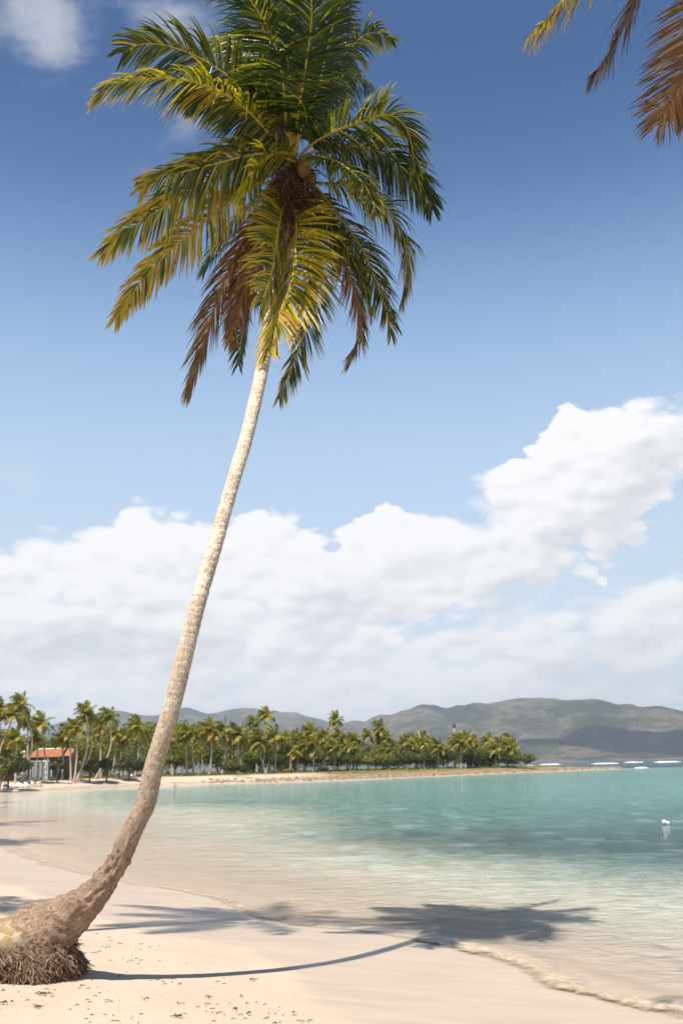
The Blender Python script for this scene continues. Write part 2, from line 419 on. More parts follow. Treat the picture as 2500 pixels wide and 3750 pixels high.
def water_material():
    m, t, o = material('sea_water'); b = t.node('ShaderNodeBsdfPrincipled'); tp = t.node('ShaderNodeBsdfTransparent')
    P = t.node('ShaderNodeTexCoord').outputs['Object']
    dep = t.attr('deep').outputs['Fac']; weed = t.attr('weed').outputs['Fac']; sea = t.attr('open').outputs['Fac']
    big = t.noise(t.v('MULTIPLY', P, (.06, .14, 1.)), 1., 5, .6)
    d = t.m('ADD', dep, t.m('MULTIPLY', t.m('SUBTRACT', big, .5), .22), clamp=True)
    c = t.ramp(d, [(0., (.60, .505, .40)), (.16, (.56, .49, .39)), (.33, (.43, .46, .365)), (.5, (.2, .325, .275)),
                   (.72, (.13, .29, .26)), (.9, (.175, .355, .33)), (1., (.19, .37, .35))])
    wd = t.m('MULTIPLY', weed, t.sstep(big, .3, .6, .72, 1.))
    c = t.mix(wd, c, (.036, .078, .080))
    rp = t.noise(t.v('MULTIPLY', P, (.9, .55, 1.)), 1.4, 6, .68, .5)
    c = t.mix(t.m('MULTIPLY', t.sstep(rp, .47, .6), t.lin(dep, .22, .5, 0., .55)), c, (.05, .115, .115))  # dark sides of ripples painted into the colour, away from the shallows
    c = t.mix(sea, c, (.012, .07, .085))
    t.l.new(c, b.inputs['Base Color'])
    b.inputs['IOR'].default_value = 1.33; b.inputs['Roughness'].default_value = .08; b.inputs['Specular IOR Level'].default_value = .24
    # ripples: short wind waves, longer swell; their size fades in the thin film by the shore
    w1 = t.noise(t.v('MULTIPLY', P, (.8, 1.1, 1.)), 2.6, 6, .66, .5)
    w2 = t.noise(t.v('MULTIPLY', P, (.75, 1., 1.)), .8, 6, .62, .6)
    w3 = t.noise(t.v('MULTIPLY', P, (.6, 1.1, 1.)), 9., 3, .6)
    amp = t.lin(dep, 0., .5, .06, 1.)
    h = t.m('MULTIPLY', t.m('ADD', t.m('ADD', t.m('MULTIPLY', w1, .5), t.m('MULTIPLY', w2, .7)), t.m('MULTIPLY', w3, .06)), amp)
    t.l.new(t.bump(h, 1., 1.), b.inputs['Normal'])
    al = t.lin(dep, 0., .26, .25, 1.)
    mx = t.node('ShaderNodeMixShader'); t.l.new(al, mx.inputs[0])
    t.l.new(tp.outputs[0], mx.inputs[1]); t.l.new(b.outputs[0], mx.inputs[2]); t.l.new(mx.outputs[0], o.inputs[0])
    return m
M_water = water_material()

def foam_material(name, c1, c2, lo, hi):
    m, t, o = material(name); b = t.node('ShaderNodeBsdfPrincipled'); tp = t.node('ShaderNodeBsdfTransparent')
    P = t.node('ShaderNodeTexCoord').outputs['Object']
    n = t.noise(P, 9., 6, .65); e = t.attr('edge').outputs['Fac']
    t.l.new(t.mix(t.sstep(n, .4, .62), c1, c2), b.inputs['Base Color']); b.inputs['Roughness'].default_value = .6
    t.l.new(t.bump(t.noise(P, 24., 5, .7), 1., .04), b.inputs['Normal'])
    a = t.sstep(t.m('ADD', e, t.m('MULTIPLY', t.m('SUBTRACT', t.noise(P, 6., 6, .7), .5), 1.3)), lo, hi)
    mx = t.node('ShaderNodeMixShader'); t.l.new(a, mx.inputs[0])
    t.l.new(tp.outputs[0], mx.inputs[1]); t.l.new(b.outputs[0], mx.inputs[2]); t.l.new(mx.outputs[0], o.inputs[0])
    return m
M_foam = foam_material('foam', (.46, .35, .22), (.58, .49, .37), .3, 1.1)
M_surf = simple('white_surf', (.86, .87, .87), .6, .08, .3, .15, 3)

def hill_material():
    m, t, o = material('forested_hill'); b = t.node('ShaderNodeBsdfPrincipled')
    P = t.node('ShaderNodeTexCoord').outputs['Object']
    n1 = t.noise(P, .0035, 7, .62); n2 = t.noise(P, .02, 6, .7)
    z = t.sep(P)[2]
    c = t.mix(t.sstep(n1, .40, .6), (.045, .062, .028), (.21, .18, .12))
    c = t.mix(t.m('MULTIPLY', t.sstep(n2, .42, .62), .75), c, (.035, .05, .025))
    c = t.mix(t.m('MULTIPLY', t.sstep(t.m('ADD', z, t.m('MULTIPLY', n2, 30.)), 26., 14.), t.sstep(n1, .45, .55)), c, (.30, .19, .14))
    c = t.mix(t.sstep(t.noise(P, .006, 5, .6), .66, .70), c, (.2, .2, .12))
    t.l.new(c, b.inputs['Base Color']); b.inputs['Roughness'].default_value = .95; b.inputs['Specular IOR Level'].default_value = .05
    t.l.new(t.bump(t.noise(P, .02, 8, .75), 1., 45.), b.inputs['Normal']); t.l.new(b.outputs[0], o.inputs[0])
    return m
M_hill = hill_material()

# ------------------------------------------------------------------ coastline and ground
near = [hit(x*1.5944, y*1.5944)[:2] for x, y in [(1568, 2340), (1480, 2315), (1330, 2270), (1170, 2215), (1000, 2165), (830, 2140), (650, 2120),
        (520, 2078), (420, 2048), (200, 2010), (60, 1970), (0, 1942)]]
near = [(12, -60), (8.5, -12), (6.6, 4), (4.9, 10.6)] + [tuple(p) for p in near]
far_ = [(-23.5, 66), (-38, 100), (-51, 137), (-57, 166), (-50, 180), (-45, 198), (-36, 213), (-20, 216), (-8, 226), (11, 251), (38.5, 296), (57.6, 315), (78, 338), (95, 356)]
NEARC = spline(near, 160); FARC = spline([near[-1]] + far_, 120)[1:]
back = [(97, 362), (70, 352), (45, 356), (10, 352), (-40, 350), (-120, 370), (-400, 420), (-1500, 500), (-9000, 900), (-9000, -9000), (60, -9000), (14, -120)]
POLY = np.vstack([NEARC, FARC, back])
def sdist(X, Y):
    """distance to the coast, positive on land"""
    D = np.full(X.shape, 1e18); ins = np.zeros(X.shape, bool); n = len(POLY)
    for i in range(n):
        ax, ay = POLY[i]; bx, by = POLY[(i+1) % n]; dx, dy = bx-ax, by-ay
        w = np.clip(((X-ax)*dx + (Y-ay)*dy)/(dx*dx+dy*dy+1e-12), 0, 1)
        D = np.minimum(D, (X-ax-w*dx)**2 + (Y-ay-w*dy)**2)
        c = ((ay > Y) != (by > Y)); xi = (bx-ax)*(Y-ay)/(by-ay if by != ay else 1e-12) + ax
        ins ^= c & (X < xi)
    return np.where(ins, 1, -1)*np.sqrt(D)
def smooth(a, b, x):
    u = np.clip((x-a)/(b-a), 0, 1); return u*u*(3-2*u)
def height(X, Y, D=None):
    X = np.asarray(X, float); Y = np.asarray(Y, float)
    if D is None: D = sdist(X, Y)
    farp = smooth(120, 190, Y)
    land_near = np.where(D < 8, .083*D, .664 + .03*np.minimum(D-8, 30))
    land_far = np.where(D < 10, .15*D, 1.5 + .012*np.minimum(D-10, 40))
    z = np.where(D > 0, land_near*(1-farp) + land_far*farp, np.maximum(.07*D, -2.5) )
    z = z + np.where(D > 1, 1, 0)*np.minimum(D-1, 6)/6*(.05*(vf(X*.6+40, Y*.6, 4)-.5))
    return z
def gz(x, y): return float(height(np.array([x]), np.array([y]))[0])

ang_f = np.radians(np.arange(-42, 42.01, .3)); ang_o = np.radians(np.r_[np.arange(45, 316, 5.)])
ANG = np.r_[ang_f, ang_o]
RAD = np.r_[[.6], np.arange(1.5, 8, .8), np.arange(8, 36, .16), 36*1.018**np.arange(1, 325)]
RAD = RAD[RAD < 11500]
def polar(name, mat, zfun, attrf, smoothsh=True):
    A, R = np.meshgrid(ANG, RAD); X = R*np.sin(A); Y = R*np.cos(A); D = sdist(X, Y)
    Z = zfun(X, Y, D); nr, na = X.shape
    V = np.stack([X.ravel(), Y.ravel(), Z.ravel()], 1)
    i = np.arange(nr-1)[:, None]; j = np.arange(na)[None, :]; j2 = (j+1) % na
    Fq = np.stack([i*na+j + 0*j, i*na+j2, (i+1)*na+j2, (i+1)*na+j], -1).reshape(-1, 4)[:, ::-1]
    F = Fq.tolist() + [tuple(range(na))]
    o = mk(name, V, F, mat, None, smoothsh, {k: v.ravel() for k, v in attrf(X, Y, D).items()})
    return o
def ground_attr(X, Y, D):
    nse = (vf(X*.25, Y*.25, 4)-.5)
    wet = 1 - smooth(2.9, 4.5, D + 1.6*nse)
    farp = smooth(90, 150, Y)
    wet = np.where(D < 0, 1-.9*smooth(0, 1.5, -D), wet*(1-farp) + farp*(1-smooth(1.5, 4, D)))
    right = smooth(-14, 2, X) * smooth(205, 240, Y)          # the rocky ledge of the point
    rock = farp*right*(D > -1)
    left = smooth(8, 11, D+5*nse)*farp*(1-right)*smooth(-20, -60, -Y+150)   # grass behind the beach
    grass = farp*(right*smooth(6, 10, D+7*nse) + (1-right)*smooth(9, 14, D + 9*nse))
    return dict(wet=wet, rock=rock, land=grass)
ground = tag(polar('sand_ground', M_sand, lambda X, Y, D: height(X, Y, D), ground_attr), 'pale sand beach and the low land behind the bay', kind='structure')

def water_z(X, Y, D):
    R = np.hypot(X, Y)
    amp = smooth(0, 14, -D)*(1-smooth(60, 160, R))
    z = amp*(.10*(vf(X*.35+9, Y*.75, 3)-.5) + .05*(vf(X*1.1, Y*2.2+3, 2)-.5))
    # the little wave that is about to run up the beach
    z = z + .07*np.exp(-((-D-.45)/.35)**2)*smooth(-3, 3, X)*(Y < 22)*(Y > -20)
    z = np.where(R > 11000, z, z)
    return z
def water_attr(X, Y, D):
    off = np.maximum(-D, 0); R = np.hypot(X, Y)
    rightw = smooth(-12, 8, X - (Y-20)*.02)
    dd = off*(.35 + (.65)*np.maximum(rightw, .45*smooth(48, 100, Y)))
    dd = np.interp(dd, [0, 1, 3, 6, 10, 16, 26, 60, 400], [0, .10, .2, .27, .37, .54, .68, .84, .92])
    dd = dd*(1-.18*smooth(120, 200, Y))
    weed = np.exp(-((R-38)/15)**2)*smooth(-15, 4, X)*.85 + .35*np.exp(-((R-60)/16)**2)*smooth(-5, 30, X)
    weed = np.clip(weed*smooth(5, 17, off), 0, 1)
    open_ = smooth(335, 360, Y - .08*(X-95) + 6*(vf(X*.05, Y*.05, 3)-.5))*smooth(60, 75, X+.0*Y)
    open_ = np.maximum(open_, smooth(345, 352, Y))
    return dict(deep=dd, weed=weed, open=open_)
water = tag(polar('sea_water', M_water, water_z, water_attr), 'clear shallow bay turning from sandy to turquoise', kind='structure')

# foam running along the water's edge
def foam():
    C = resample(NEARC[24:], 900); n = len(C); T = np.gradient(C, axis=0); T /= np.linalg.norm(T, axis=1)[:, None]
    Nn = np.stack([-T[:, 1], T[:, 0]], 1)      # points to one side; find the seaward one
    test = sdist(C[:, 0]+Nn[:, 0]*.5, C[:, 1]+Nn[:, 1]*.5)
    Nn[test > 0] *= -1
    s = np.arange(n)/n
    big = smooth(.0, .1, C[:, 0]-1.2)          # the breaking part, on the right
    wid = (.22 + .16*big)*(.6 + .9*np.array([fbm(i*.035, 3.3) + .5 for i in range(n)]).clip(0, 1.2))
    wob = np.array([fbm(i*.02, 8.1, 0, 5) for i in range(n)])*.35
    m = 15; V = []; E = []
    for k in range(m):
        q = k/(m-1); off = (q-.35)*2*wid + wob
        x = C[:, 0]+Nn[:, 0]*off; y = C[:, 1]+Nn[:, 1]*off
        base = np.maximum(height(x, y), .0)
        hgt = (.006 + .026*big)*math.sin(PI*q)**.7*(.55 + .9*vf(x*5, y*5, 3)) + .006
        crest = .022*big*vf(x*14, y*14, 2)*math.sin(PI*q)
        V.append(np.stack([x, y, base + hgt + crest], 1)); E.append(np.full(n, math.sin(PI*q)**.6)*(.85+.25*big)*(.55+.6*vf(s*90, s*0+k*.2, 3)))
    V = np.stack(V, 1).reshape(-1, 3); E = np.stack(E, 1).ravel()
    i = np.arange(n-1)[:, None]; j = np.arange(m-1)[None]
    Fq = np.stack([i*m+j, i*m+j+1, (i+1)*m+j+1, (i+1)*m+j], -1).reshape(-1, 4)
    o = mk('shore_foam', V, Fq, M_foam, None, True, {'edge': E})
    tag(o, 'sandy foam of a small wave along the water edge', 'foam', kind='stuff')
foam()

# ------------------------------------------------------------------ hills across the bay
def profile(px):
    P = np.array([px_dir(x, y) for x, y in px]); return P[:, 0], P[:, 1]
def hills(name, label, px, Ds, Dr, az0, az1, seed, extra_el=.03, n_az=420, rough=1.):
    A, E = profile(px)
    az = np.radians(np.linspace(az0, az1, n_az))
    el = np.interp(az, A, E); lo, hi = A[0], A[-1]
    el = np.where(az < lo, E[0]*np.exp((az-lo)*3.), el)
    el = np.where(az > hi, np.maximum(E[-1]+(.01*np.sin((az-hi)*14)), .012), el)
    nr = 90; V = []
    q = np.linspace(0, 1.6, nr)
    for k, qq in enumerate(q):
        Rr = Ds + (Dr-Ds)*qq
        ridge = EYE + Dr*np.tan(el)
        prof = np.interp(qq, [0, .05, .3, .6, .85, 1., 1.3, 1.6], [-.02, .05, .22, .50, .84, 1., .7, .2])
        X = Rr*np.sin(az); Y = Rr*np.cos(az)
        gul = vf(X*.0026+seed, Y*.0026, 5, .55) - .5; rg = np.abs(vf(X*.0016+seed*2, Y*.0012, 4)-.5)*2
        z = ridge*prof + ridge*.55*rough*gul*np.sin(PI*min(qq, 1.))**.8 - ridge*.30*(rg)*np.sin(PI*min(qq, 1.))
        z += (vf(X*.016, Y*.016, 4, .6)-.5)*13*min(1, qq*3)
        z = np.minimum(z, (EYE + Rr*np.tan(el)) + 3) if qq < 1 else z
        z[0] = z[-1] = -2; 
        if k in (0, nr-1): z[:] = -3
        V.append(np.stack([X, Y, z], 1))
    V = np.stack(V, 0).reshape(-1, 3); i = np.arange(nr-1)[:, None]; j = np.arange(n_az-1)[None]
    Fq = np.stack([i*n_az+j, i*n_az+j+1, (i+1)*n_az+j+1, (i+1)*n_az+j], -1).reshape(-1, 4)[:, ::-1]
    return tag(mk(name, V, Fq, M_hill, None, True), label, kind='structure')
hills('mountain', 'long forested mountain across the bay', [(1130, 2720), (1251, 2645), (1297, 2638), (1338, 2643), (1363, 2625), (1389, 2616), (1430, 2617), (1465, 2602), (1501, 2594), (1532, 2579),
      (1557, 2576), (1577, 2579), (1603, 2584), (1634, 2592), (1674, 2577), (1700, 2579), (1731, 2572), (1771, 2575), (1812, 2571), (1863, 2561), (1914, 2554),
      (1965, 2552), (1996, 2554), (2061, 2561), (2122, 2561), (2168, 2558), (2206, 2563), (2256, 2577), (2313, 2578), (2340, 2587), (2409, 2583), (2455, 2592), (2500, 2604), (2700, 2625), (3000, 2650)],
      3300, 4900, -3.5, 62, 3.)
hills('hill_ridge', 'grey green ridge behind the palm grove', [(380, 2650), (549, 2622), (585, 2616), (640, 2600), (667, 2592), (689, 2589), (725, 2600), (761, 2612), (801, 2607), (850, 2594), (890, 2589), (939, 2591), (1002, 2603),
      (1046, 2605), (1082, 2607), (1136, 2625), (1180, 2634), (1203, 2643), (1260, 2660), (1400, 2690)], 4600, 6200, -16, 6, 11.)
hills('blue_mountain', 'far blue mountain on the left', [(100, 2720), (179, 2660), (223, 2642), (254, 2635), (344, 2620), (429, 2600), (464, 2606), (496, 2615), (527, 2619), (640, 2622), (800, 2650)], 5700, 6900, -60, -4, 23.)

# ------------------------------------------------------------------ haze
def haze():
    m = bpy.data.materials.new('haze'); m.use_nodes = True; t = NT(m.node_tree); t.n.clear()
    o = t.node('ShaderNodeOutputMaterial'); v = t.node('ShaderNodeVolumePrincipled')
    v.inputs['Color'].default_value = (.80, .88, 1, 1); v.inputs['Density'].default_value = 1.05e-4
    v.inputs['Anisotropy'].default_value = .2
    t.l.new(v.outputs[0], o.inputs['Volume'])
    b = MB(); b.box((0, 0, 226), (26000, 26000, 462)); h = b.build('haze', m, smooth=False)
    tag(h, 'thin sea haze over the bay', kind='stuff')
haze()

# the cloud high over the bay (above the picture) whose shadow lies across the mountain
def cloud(name, label, target, size, alt, seed):
    c = np.array([target[0]-SH[0]*(alt-target[2]), target[1]-SH[1]*(alt-target[2]), alt])
    m = simple('cloud_white', (.85, .85, .86), 1., .05, .001, spec=0)
    V = []; n, mm = 90, 40
    for i in range(mm+1):
        th = PI*i/mm
        for k in range(n):
            ph = 2*PI*k/n; d = Vector((math.sin(th)*math.cos(ph), math.sin(th)*math.sin(ph), math.cos(th)))
            f = 1 + .22*mnoise.fractal(d*2.4 + Vector((seed, 0, 0)), 1., 2., 5)
            z = d.z*(size[2] if d.z > 0 else size[2]*.25)
            V.append((d.x*size[0]*f, d.y*size[1]*f, z*f))
    F = [(i*n+k, (i+1)*n+k, (i+1)*n+(k+1) % n, i*n+(k+1) % n) for i in range(mm) for k in range(n)]
    return tag(mk(name, V, F, m, None, True, loc=c), label, kind='structure')
cloud('cloud', 'high cloud over the bay', (1980, 3850, 90), (1500, 320, 150), 3600, 4.)

# ------------------------------------------------------------------ palm fronds
WIND = np.array([-.34, -.05, 0.])
def frond_geo(path, up=(0, 0, 1), n_leaf=95, Lmax=.8, width=.03, droop=1.2, tint=.3, tipt=.5, seg=5, twist=0., start=.14, ragged=.15, seed=0, wind=.5, fold=True, closed=0., clump=1.):
    r = np.random.default_rng(seed)
    P = resample(np.asarray(path), 60); T = np.gradient(P, axis=0); T /= np.linalg.norm(T, axis=1)[:, None]
    N = np.array(up, float); Ns = []
    for i in range(60):
        N = N - T[i]*N.dot(T[i]); N /= np.linalg.norm(N)+1e-9
        a = twist*i/59; S = np.cross(T[i], N); Ns.append(N*math.cos(a) + S*math.sin(a))
    Ns = np.array(Ns); V = []; F = []; A = []
    L0 = np.linalg.norm(np.diff(P, axis=0), axis=1).sum()
    ph = r.uniform(0, 50, 4)
    for side in (-1, 1):
        for k in range(n_leaf):
            s = start + (1-start)*(k + r.uniform(-.3, .3) + .5)/n_leaf; s = min(max(s, 0), .999)
            if r.random() < ragged*.35: continue
            fi = s*59; i = int(fi); w = fi-i
            p = P[i]*(1-w) + P[min(i+1, 59)]*w; t_ = T[i]; nn = Ns[i]; S = np.cross(t_, nn)*side
            q = (s-start)/(1-start)
            env = (min(1, .45 + 2.6*q))*(1 - .62*max(0, (q-.45)/.55)**1.6)
            L = Lmax*env*r.uniform(.85, 1.08)*(1 - ragged*r.random()*.6)
            w1 = mnoise.noise(Vector((s*9+ph[0], side*3., 0))); w2 = mnoise.noise(Vector((s*14+ph[1], side*3., 4))); w3 = mnoise.noise(Vector((s*30+ph[2], side, 8)))
            ang = math.radians(72 - 44*q + r.normal(0, 4) + 20*w1*clump + 12*w3*clump)*(1-closed)
            d = S*math.sin(ang) + t_*math.cos(ang) + nn*(.18 + r.normal(0, .06) + .55*w2*clump); d /= np.linalg.norm(d)
            g = np.array([0, 0, -1.]) + WIND*wind
            dr = droop*r.uniform(.65, 1.35)*(1 + .7*w3*clump)*(1 if r.random() > .07*clump else 2.8); base = len(V); pp = p.copy(); tl = min(1, max(0, tint - .02 + r.normal(0, .15 if tint < .7 else .05)))
            for j in range(seg+1):
                u = j/seg
                dd = d + g*dr*(u**1.2); dd /= np.linalg.norm(dd)
                if j: pp = pp + dd*L/seg
                wv = nn - dd*nn.dot(dd); wv /= np.linalg.norm(wv)+1e-9; ww = np.cross(dd, wv)
                hw = width*.5*(.55 + 1.2*u if u < .35 else (1-u)**.7*1.3)*(1 if j < seg else 0.) + .0015
                tt = tl + (tipt-tl)*max(0, (u-.45)/.55)**1.5*(.4+.6*q) + (0 if r.random() > .03 else .3)
                if fold: V += [pp - ww*hw, pp - wv*hw*.45, pp + ww*hw]; A += [tt]*3
                else: V += [pp - ww*hw, pp + ww*hw]; A += [tt]*2
            st = 3 if fold else 2
            for j in range(seg):
                a = base + j*st
                for m_ in range(st-1): F.append((a+m_, a+m_+1, a+st+m_+1, a+st+m_))
    return np.array(V), F, np.clip(A, 0, 1), P
def make_frond(name, parent, path, mat, ribmat, r0=.035, origin=(0, 0, 0), label=None, **kw):
    V, F, A, P = frond_geo(path, **kw); org = np.array(origin)
    o = mk(name, V-org, F, mat, parent, True, {'tint': A})
    if label: o['label'] = label
    b = MB(); n = 24; Q = resample(P, n)
    b.tube(Q-org, [r0*(1-.85*(i/(n-1))**.8) for i in range(n)], 6)
    b.build('midrib', ribmat, o)
    return o

# ------------------------------------------------------------------ the leaning palm
D_ = 1.5944
TR = [(85, 3500, 14.3, 250), (150, 3432, 14.0, 226), (240, 3362, 13.75, 154), (332, 3290, 13.5, 98), (401, 3205, 13.4, 75), (450, 3125, 13.3, 70), (504, 3000, 13.2, 68), (533, 2941, 13.17, 70),
      (566, 2800, 13.08, 65), (627, 2600, 13.03, 61), (677, 2400, 13.05, 58), (728, 2200, 13.2, 55), (787, 2000, 13.5, 51), (843, 1800, 13.95, 49), (903, 1600, 14.65, 47),
      (950, 1400, 15.5, 45), (977, 1260, 16.2, 43), (1003, 1080, 16.95, 42), (1035, 850, 17.75, 44), (1062, 680, 18.3, 46)]
TRK = np.array([along(x, y, t) for x, y, t, w in TR]); TRR = np.array([w/2*t/F for x, y, t, w in TR])
base_pt = hit(150, 3600, .5); base_pt[2] = gz(base_pt[0], base_pt[1])
CROWN = along(1066, 645, 18.5)
palm = empty('coconut_palm', base_pt, 'tall leaning coconut palm with a bare pale trunk rising across the middle of the picture', 'palm tree')
def rel(P): return np.asarray(P) - base_pt

def main_trunk():
    pts = spline(TRK, 60); pts = resample(pts, 1100)
    # radius by position along the drawn trunk
    L = np.r_[0, np.cumsum(np.linalg.norm(np.diff(pts, axis=0), axis=1))]
    Lk = np.array([L[np.argmin(np.linalg.norm(pts-p, axis=1))] for p in TRK]); rad = np.interp(L, Lk, TRR)
    n = 44; V = []; low = []; ring = []; ca_ = []; sa_ = []; le_ = []
    pu = None; nxt = .4; rings = []
    Ltot = L[-1]; zlow = np.interp(L, [0, 1.9, 3.6, 5.4], [1, 1, .45, 0.])
    pos = 0; marks = []
    while pos < Ltot: marks.append(pos); pos += random.uniform(.035, .13)
    marks = np.array(marks)
    for i, p in enumerate(pts):
        T = pts[min(i+1, len(pts)-1)] - pts[max(i-1, 0)]; T /= np.linalg.norm(T)
        if pu is None: pu = np.cross(T, [0, 1., 0])
        pu = pu - T*pu.dot(T); pu /= np.linalg.norm(pu); w = np.cross(T, pu)
        lw = zlow[i]
        for k in range(n):
            g = 2*PI*k/n; dirv = pu*math.cos(g) + w*math.sin(g)
            wob = .06*mnoise.noise(Vector((math.cos(g)*1.2, math.sin(g)*1.2, L[i]*3)))
            j = np.searchsorted(marks, L[i] + wob); ph = L[i] + wob - marks[max(j-1, 0)]
            scar = max(0, 1-ph/.022)
            rr = rad[i]*(1 + .04*fbm(math.cos(g)*1.2, math.sin(g)*1.2, L[i]*.9))
            rr += (1-lw)*(.007*min(1, ph/.06) - .004*scar) + .0035*fbm(math.cos(g)*6, math.sin(g)*6, L[i]*14)*(1+.6*lw)
            if lw > .5:
                lump = fbm(math.cos(g)*3.4, math.sin(g)*3.4, L[i]*6.5, 5); rr += (lw-.5)*2*(.006+.03*max(0, lw-.9)*10)*lump
                pit = fbm(math.cos(g)*5+7, math.sin(g)*5, L[i]*9, 3)
                if pit > .5: rr -= .07*(pit-.5)*lw
            V.append(p + dirv*rr); low.append(lw); ring.append(scar*(1-lw)); ca_.append(math.cos(g)); sa_.append(math.sin(g)); le_.append(L[i])
    F = [(i*n+k, i*n+(k+1) % n, (i+1)*n+(k+1) % n, (i+1)*n+k) for i in range(len(pts)-1) for k in range(n)]
    F += [tuple(range(n))[::-1], tuple((len(pts)-1)*n+k for k in range(n))]
    mk('trunk', rel(V), F, M_bark, palm, True, {'low': low, 'ring': ring, 'ca': ca_, 'sa': sa_, 'le': le_})
main_trunk()

def ballR(q): return .86*(1-q**3.2)**.5*(1-.12*(1-q)**2*0)*(.93+.07*min(1, q*5))
def root_ball():
    # a swollen bole of matted roots; right edge at x=310, running out of the picture on the left
    cpx = hit(95, 3605, base_pt[2]); c = cpx + np.array([-.38, .48, 0])
    V = []; n, m = 96, 44
    for i in range(m+1):
        q = i/m                                  # 0 ground, 1 top
        for k in range(n):
            g = 2*PI*k/n; ca, sa = math.cos(g), math.sin(g)
            R = ballR(q)
            R *= 1 + .10*fbm(ca*2, sa*2, q*2.5, 5) + .035*fbm(ca*9, sa*9, q*7, 4)
            R = max(R, .02) if q < 1 else .02
            z = q*.72 + .05*fbm(ca*2+5, sa*2, q*3)*q
            V.append((ca*R*1.02, sa*R*.72, z - .05))
    F = [(i*n+k, i*n+(k+1) % n, (i+1)*n+(k+1) % n, (i+1)*n+k) for i in range(m) for k in range(n)]
    F.append(tuple(m*n+k for k in range(n)))
    ob = mk('root_ball', np.array(V), F, M_root, palm, True, loc=rel(c))
    # hanging root strands
    b = MB(); r = random.Random(3)
    for s in range(8500):
        g = r.uniform(-PI, PI); q = r.uniform(.02, .82); ca, sa = math.cos(g), math.sin(g)
        if sa > .5: continue
        if q > .50 + .28*fbm(ca*2.3+9, sa*2.3, 1.7) + .14*(ca+.2): continue
        if ca < -.2 and q > .55 and r.random() < .85: continue
        R = ballR(q)*(1 + .10*fbm(ca*2, sa*2, q*2.5, 5))
        p = Vector((ca*R*1.02, sa*R*.72, q*.72-.04)); L = r.uniform(.04, .15)
        d = Vector((ca*.5, sa*.5, -.8)) + Vector((r.gauss(0, .8), r.gauss(0, .5), r.gauss(0, .5)))
        pts = [p]; 
        for j in range(3):
            d = (d + Vector((r.gauss(0, .25), r.gauss(0, .2), -.15))).normalized(); pts.append(pts[-1] + d*L/3)
        pts = [Vector((q_.x, q_.y, max(q_.z, -.02))) for q_ in pts]
        w = r.uniform(.0025, .0075); b.tube(pts, [w, w, w*.8, w*.4], 4, r.random(), cap=False)
    o2 = b.build('root_strand', M_rootstrand, palm, loc=rel(c)); o2['kind'] = 'stuff'
M_rootstrand = leaf_material('root_strands', [(0., (.05, .03, .02)), (.5, (.19, .12, .075)), (1., (.36, .26, .18))], .85, .0, .15)
root_ball()

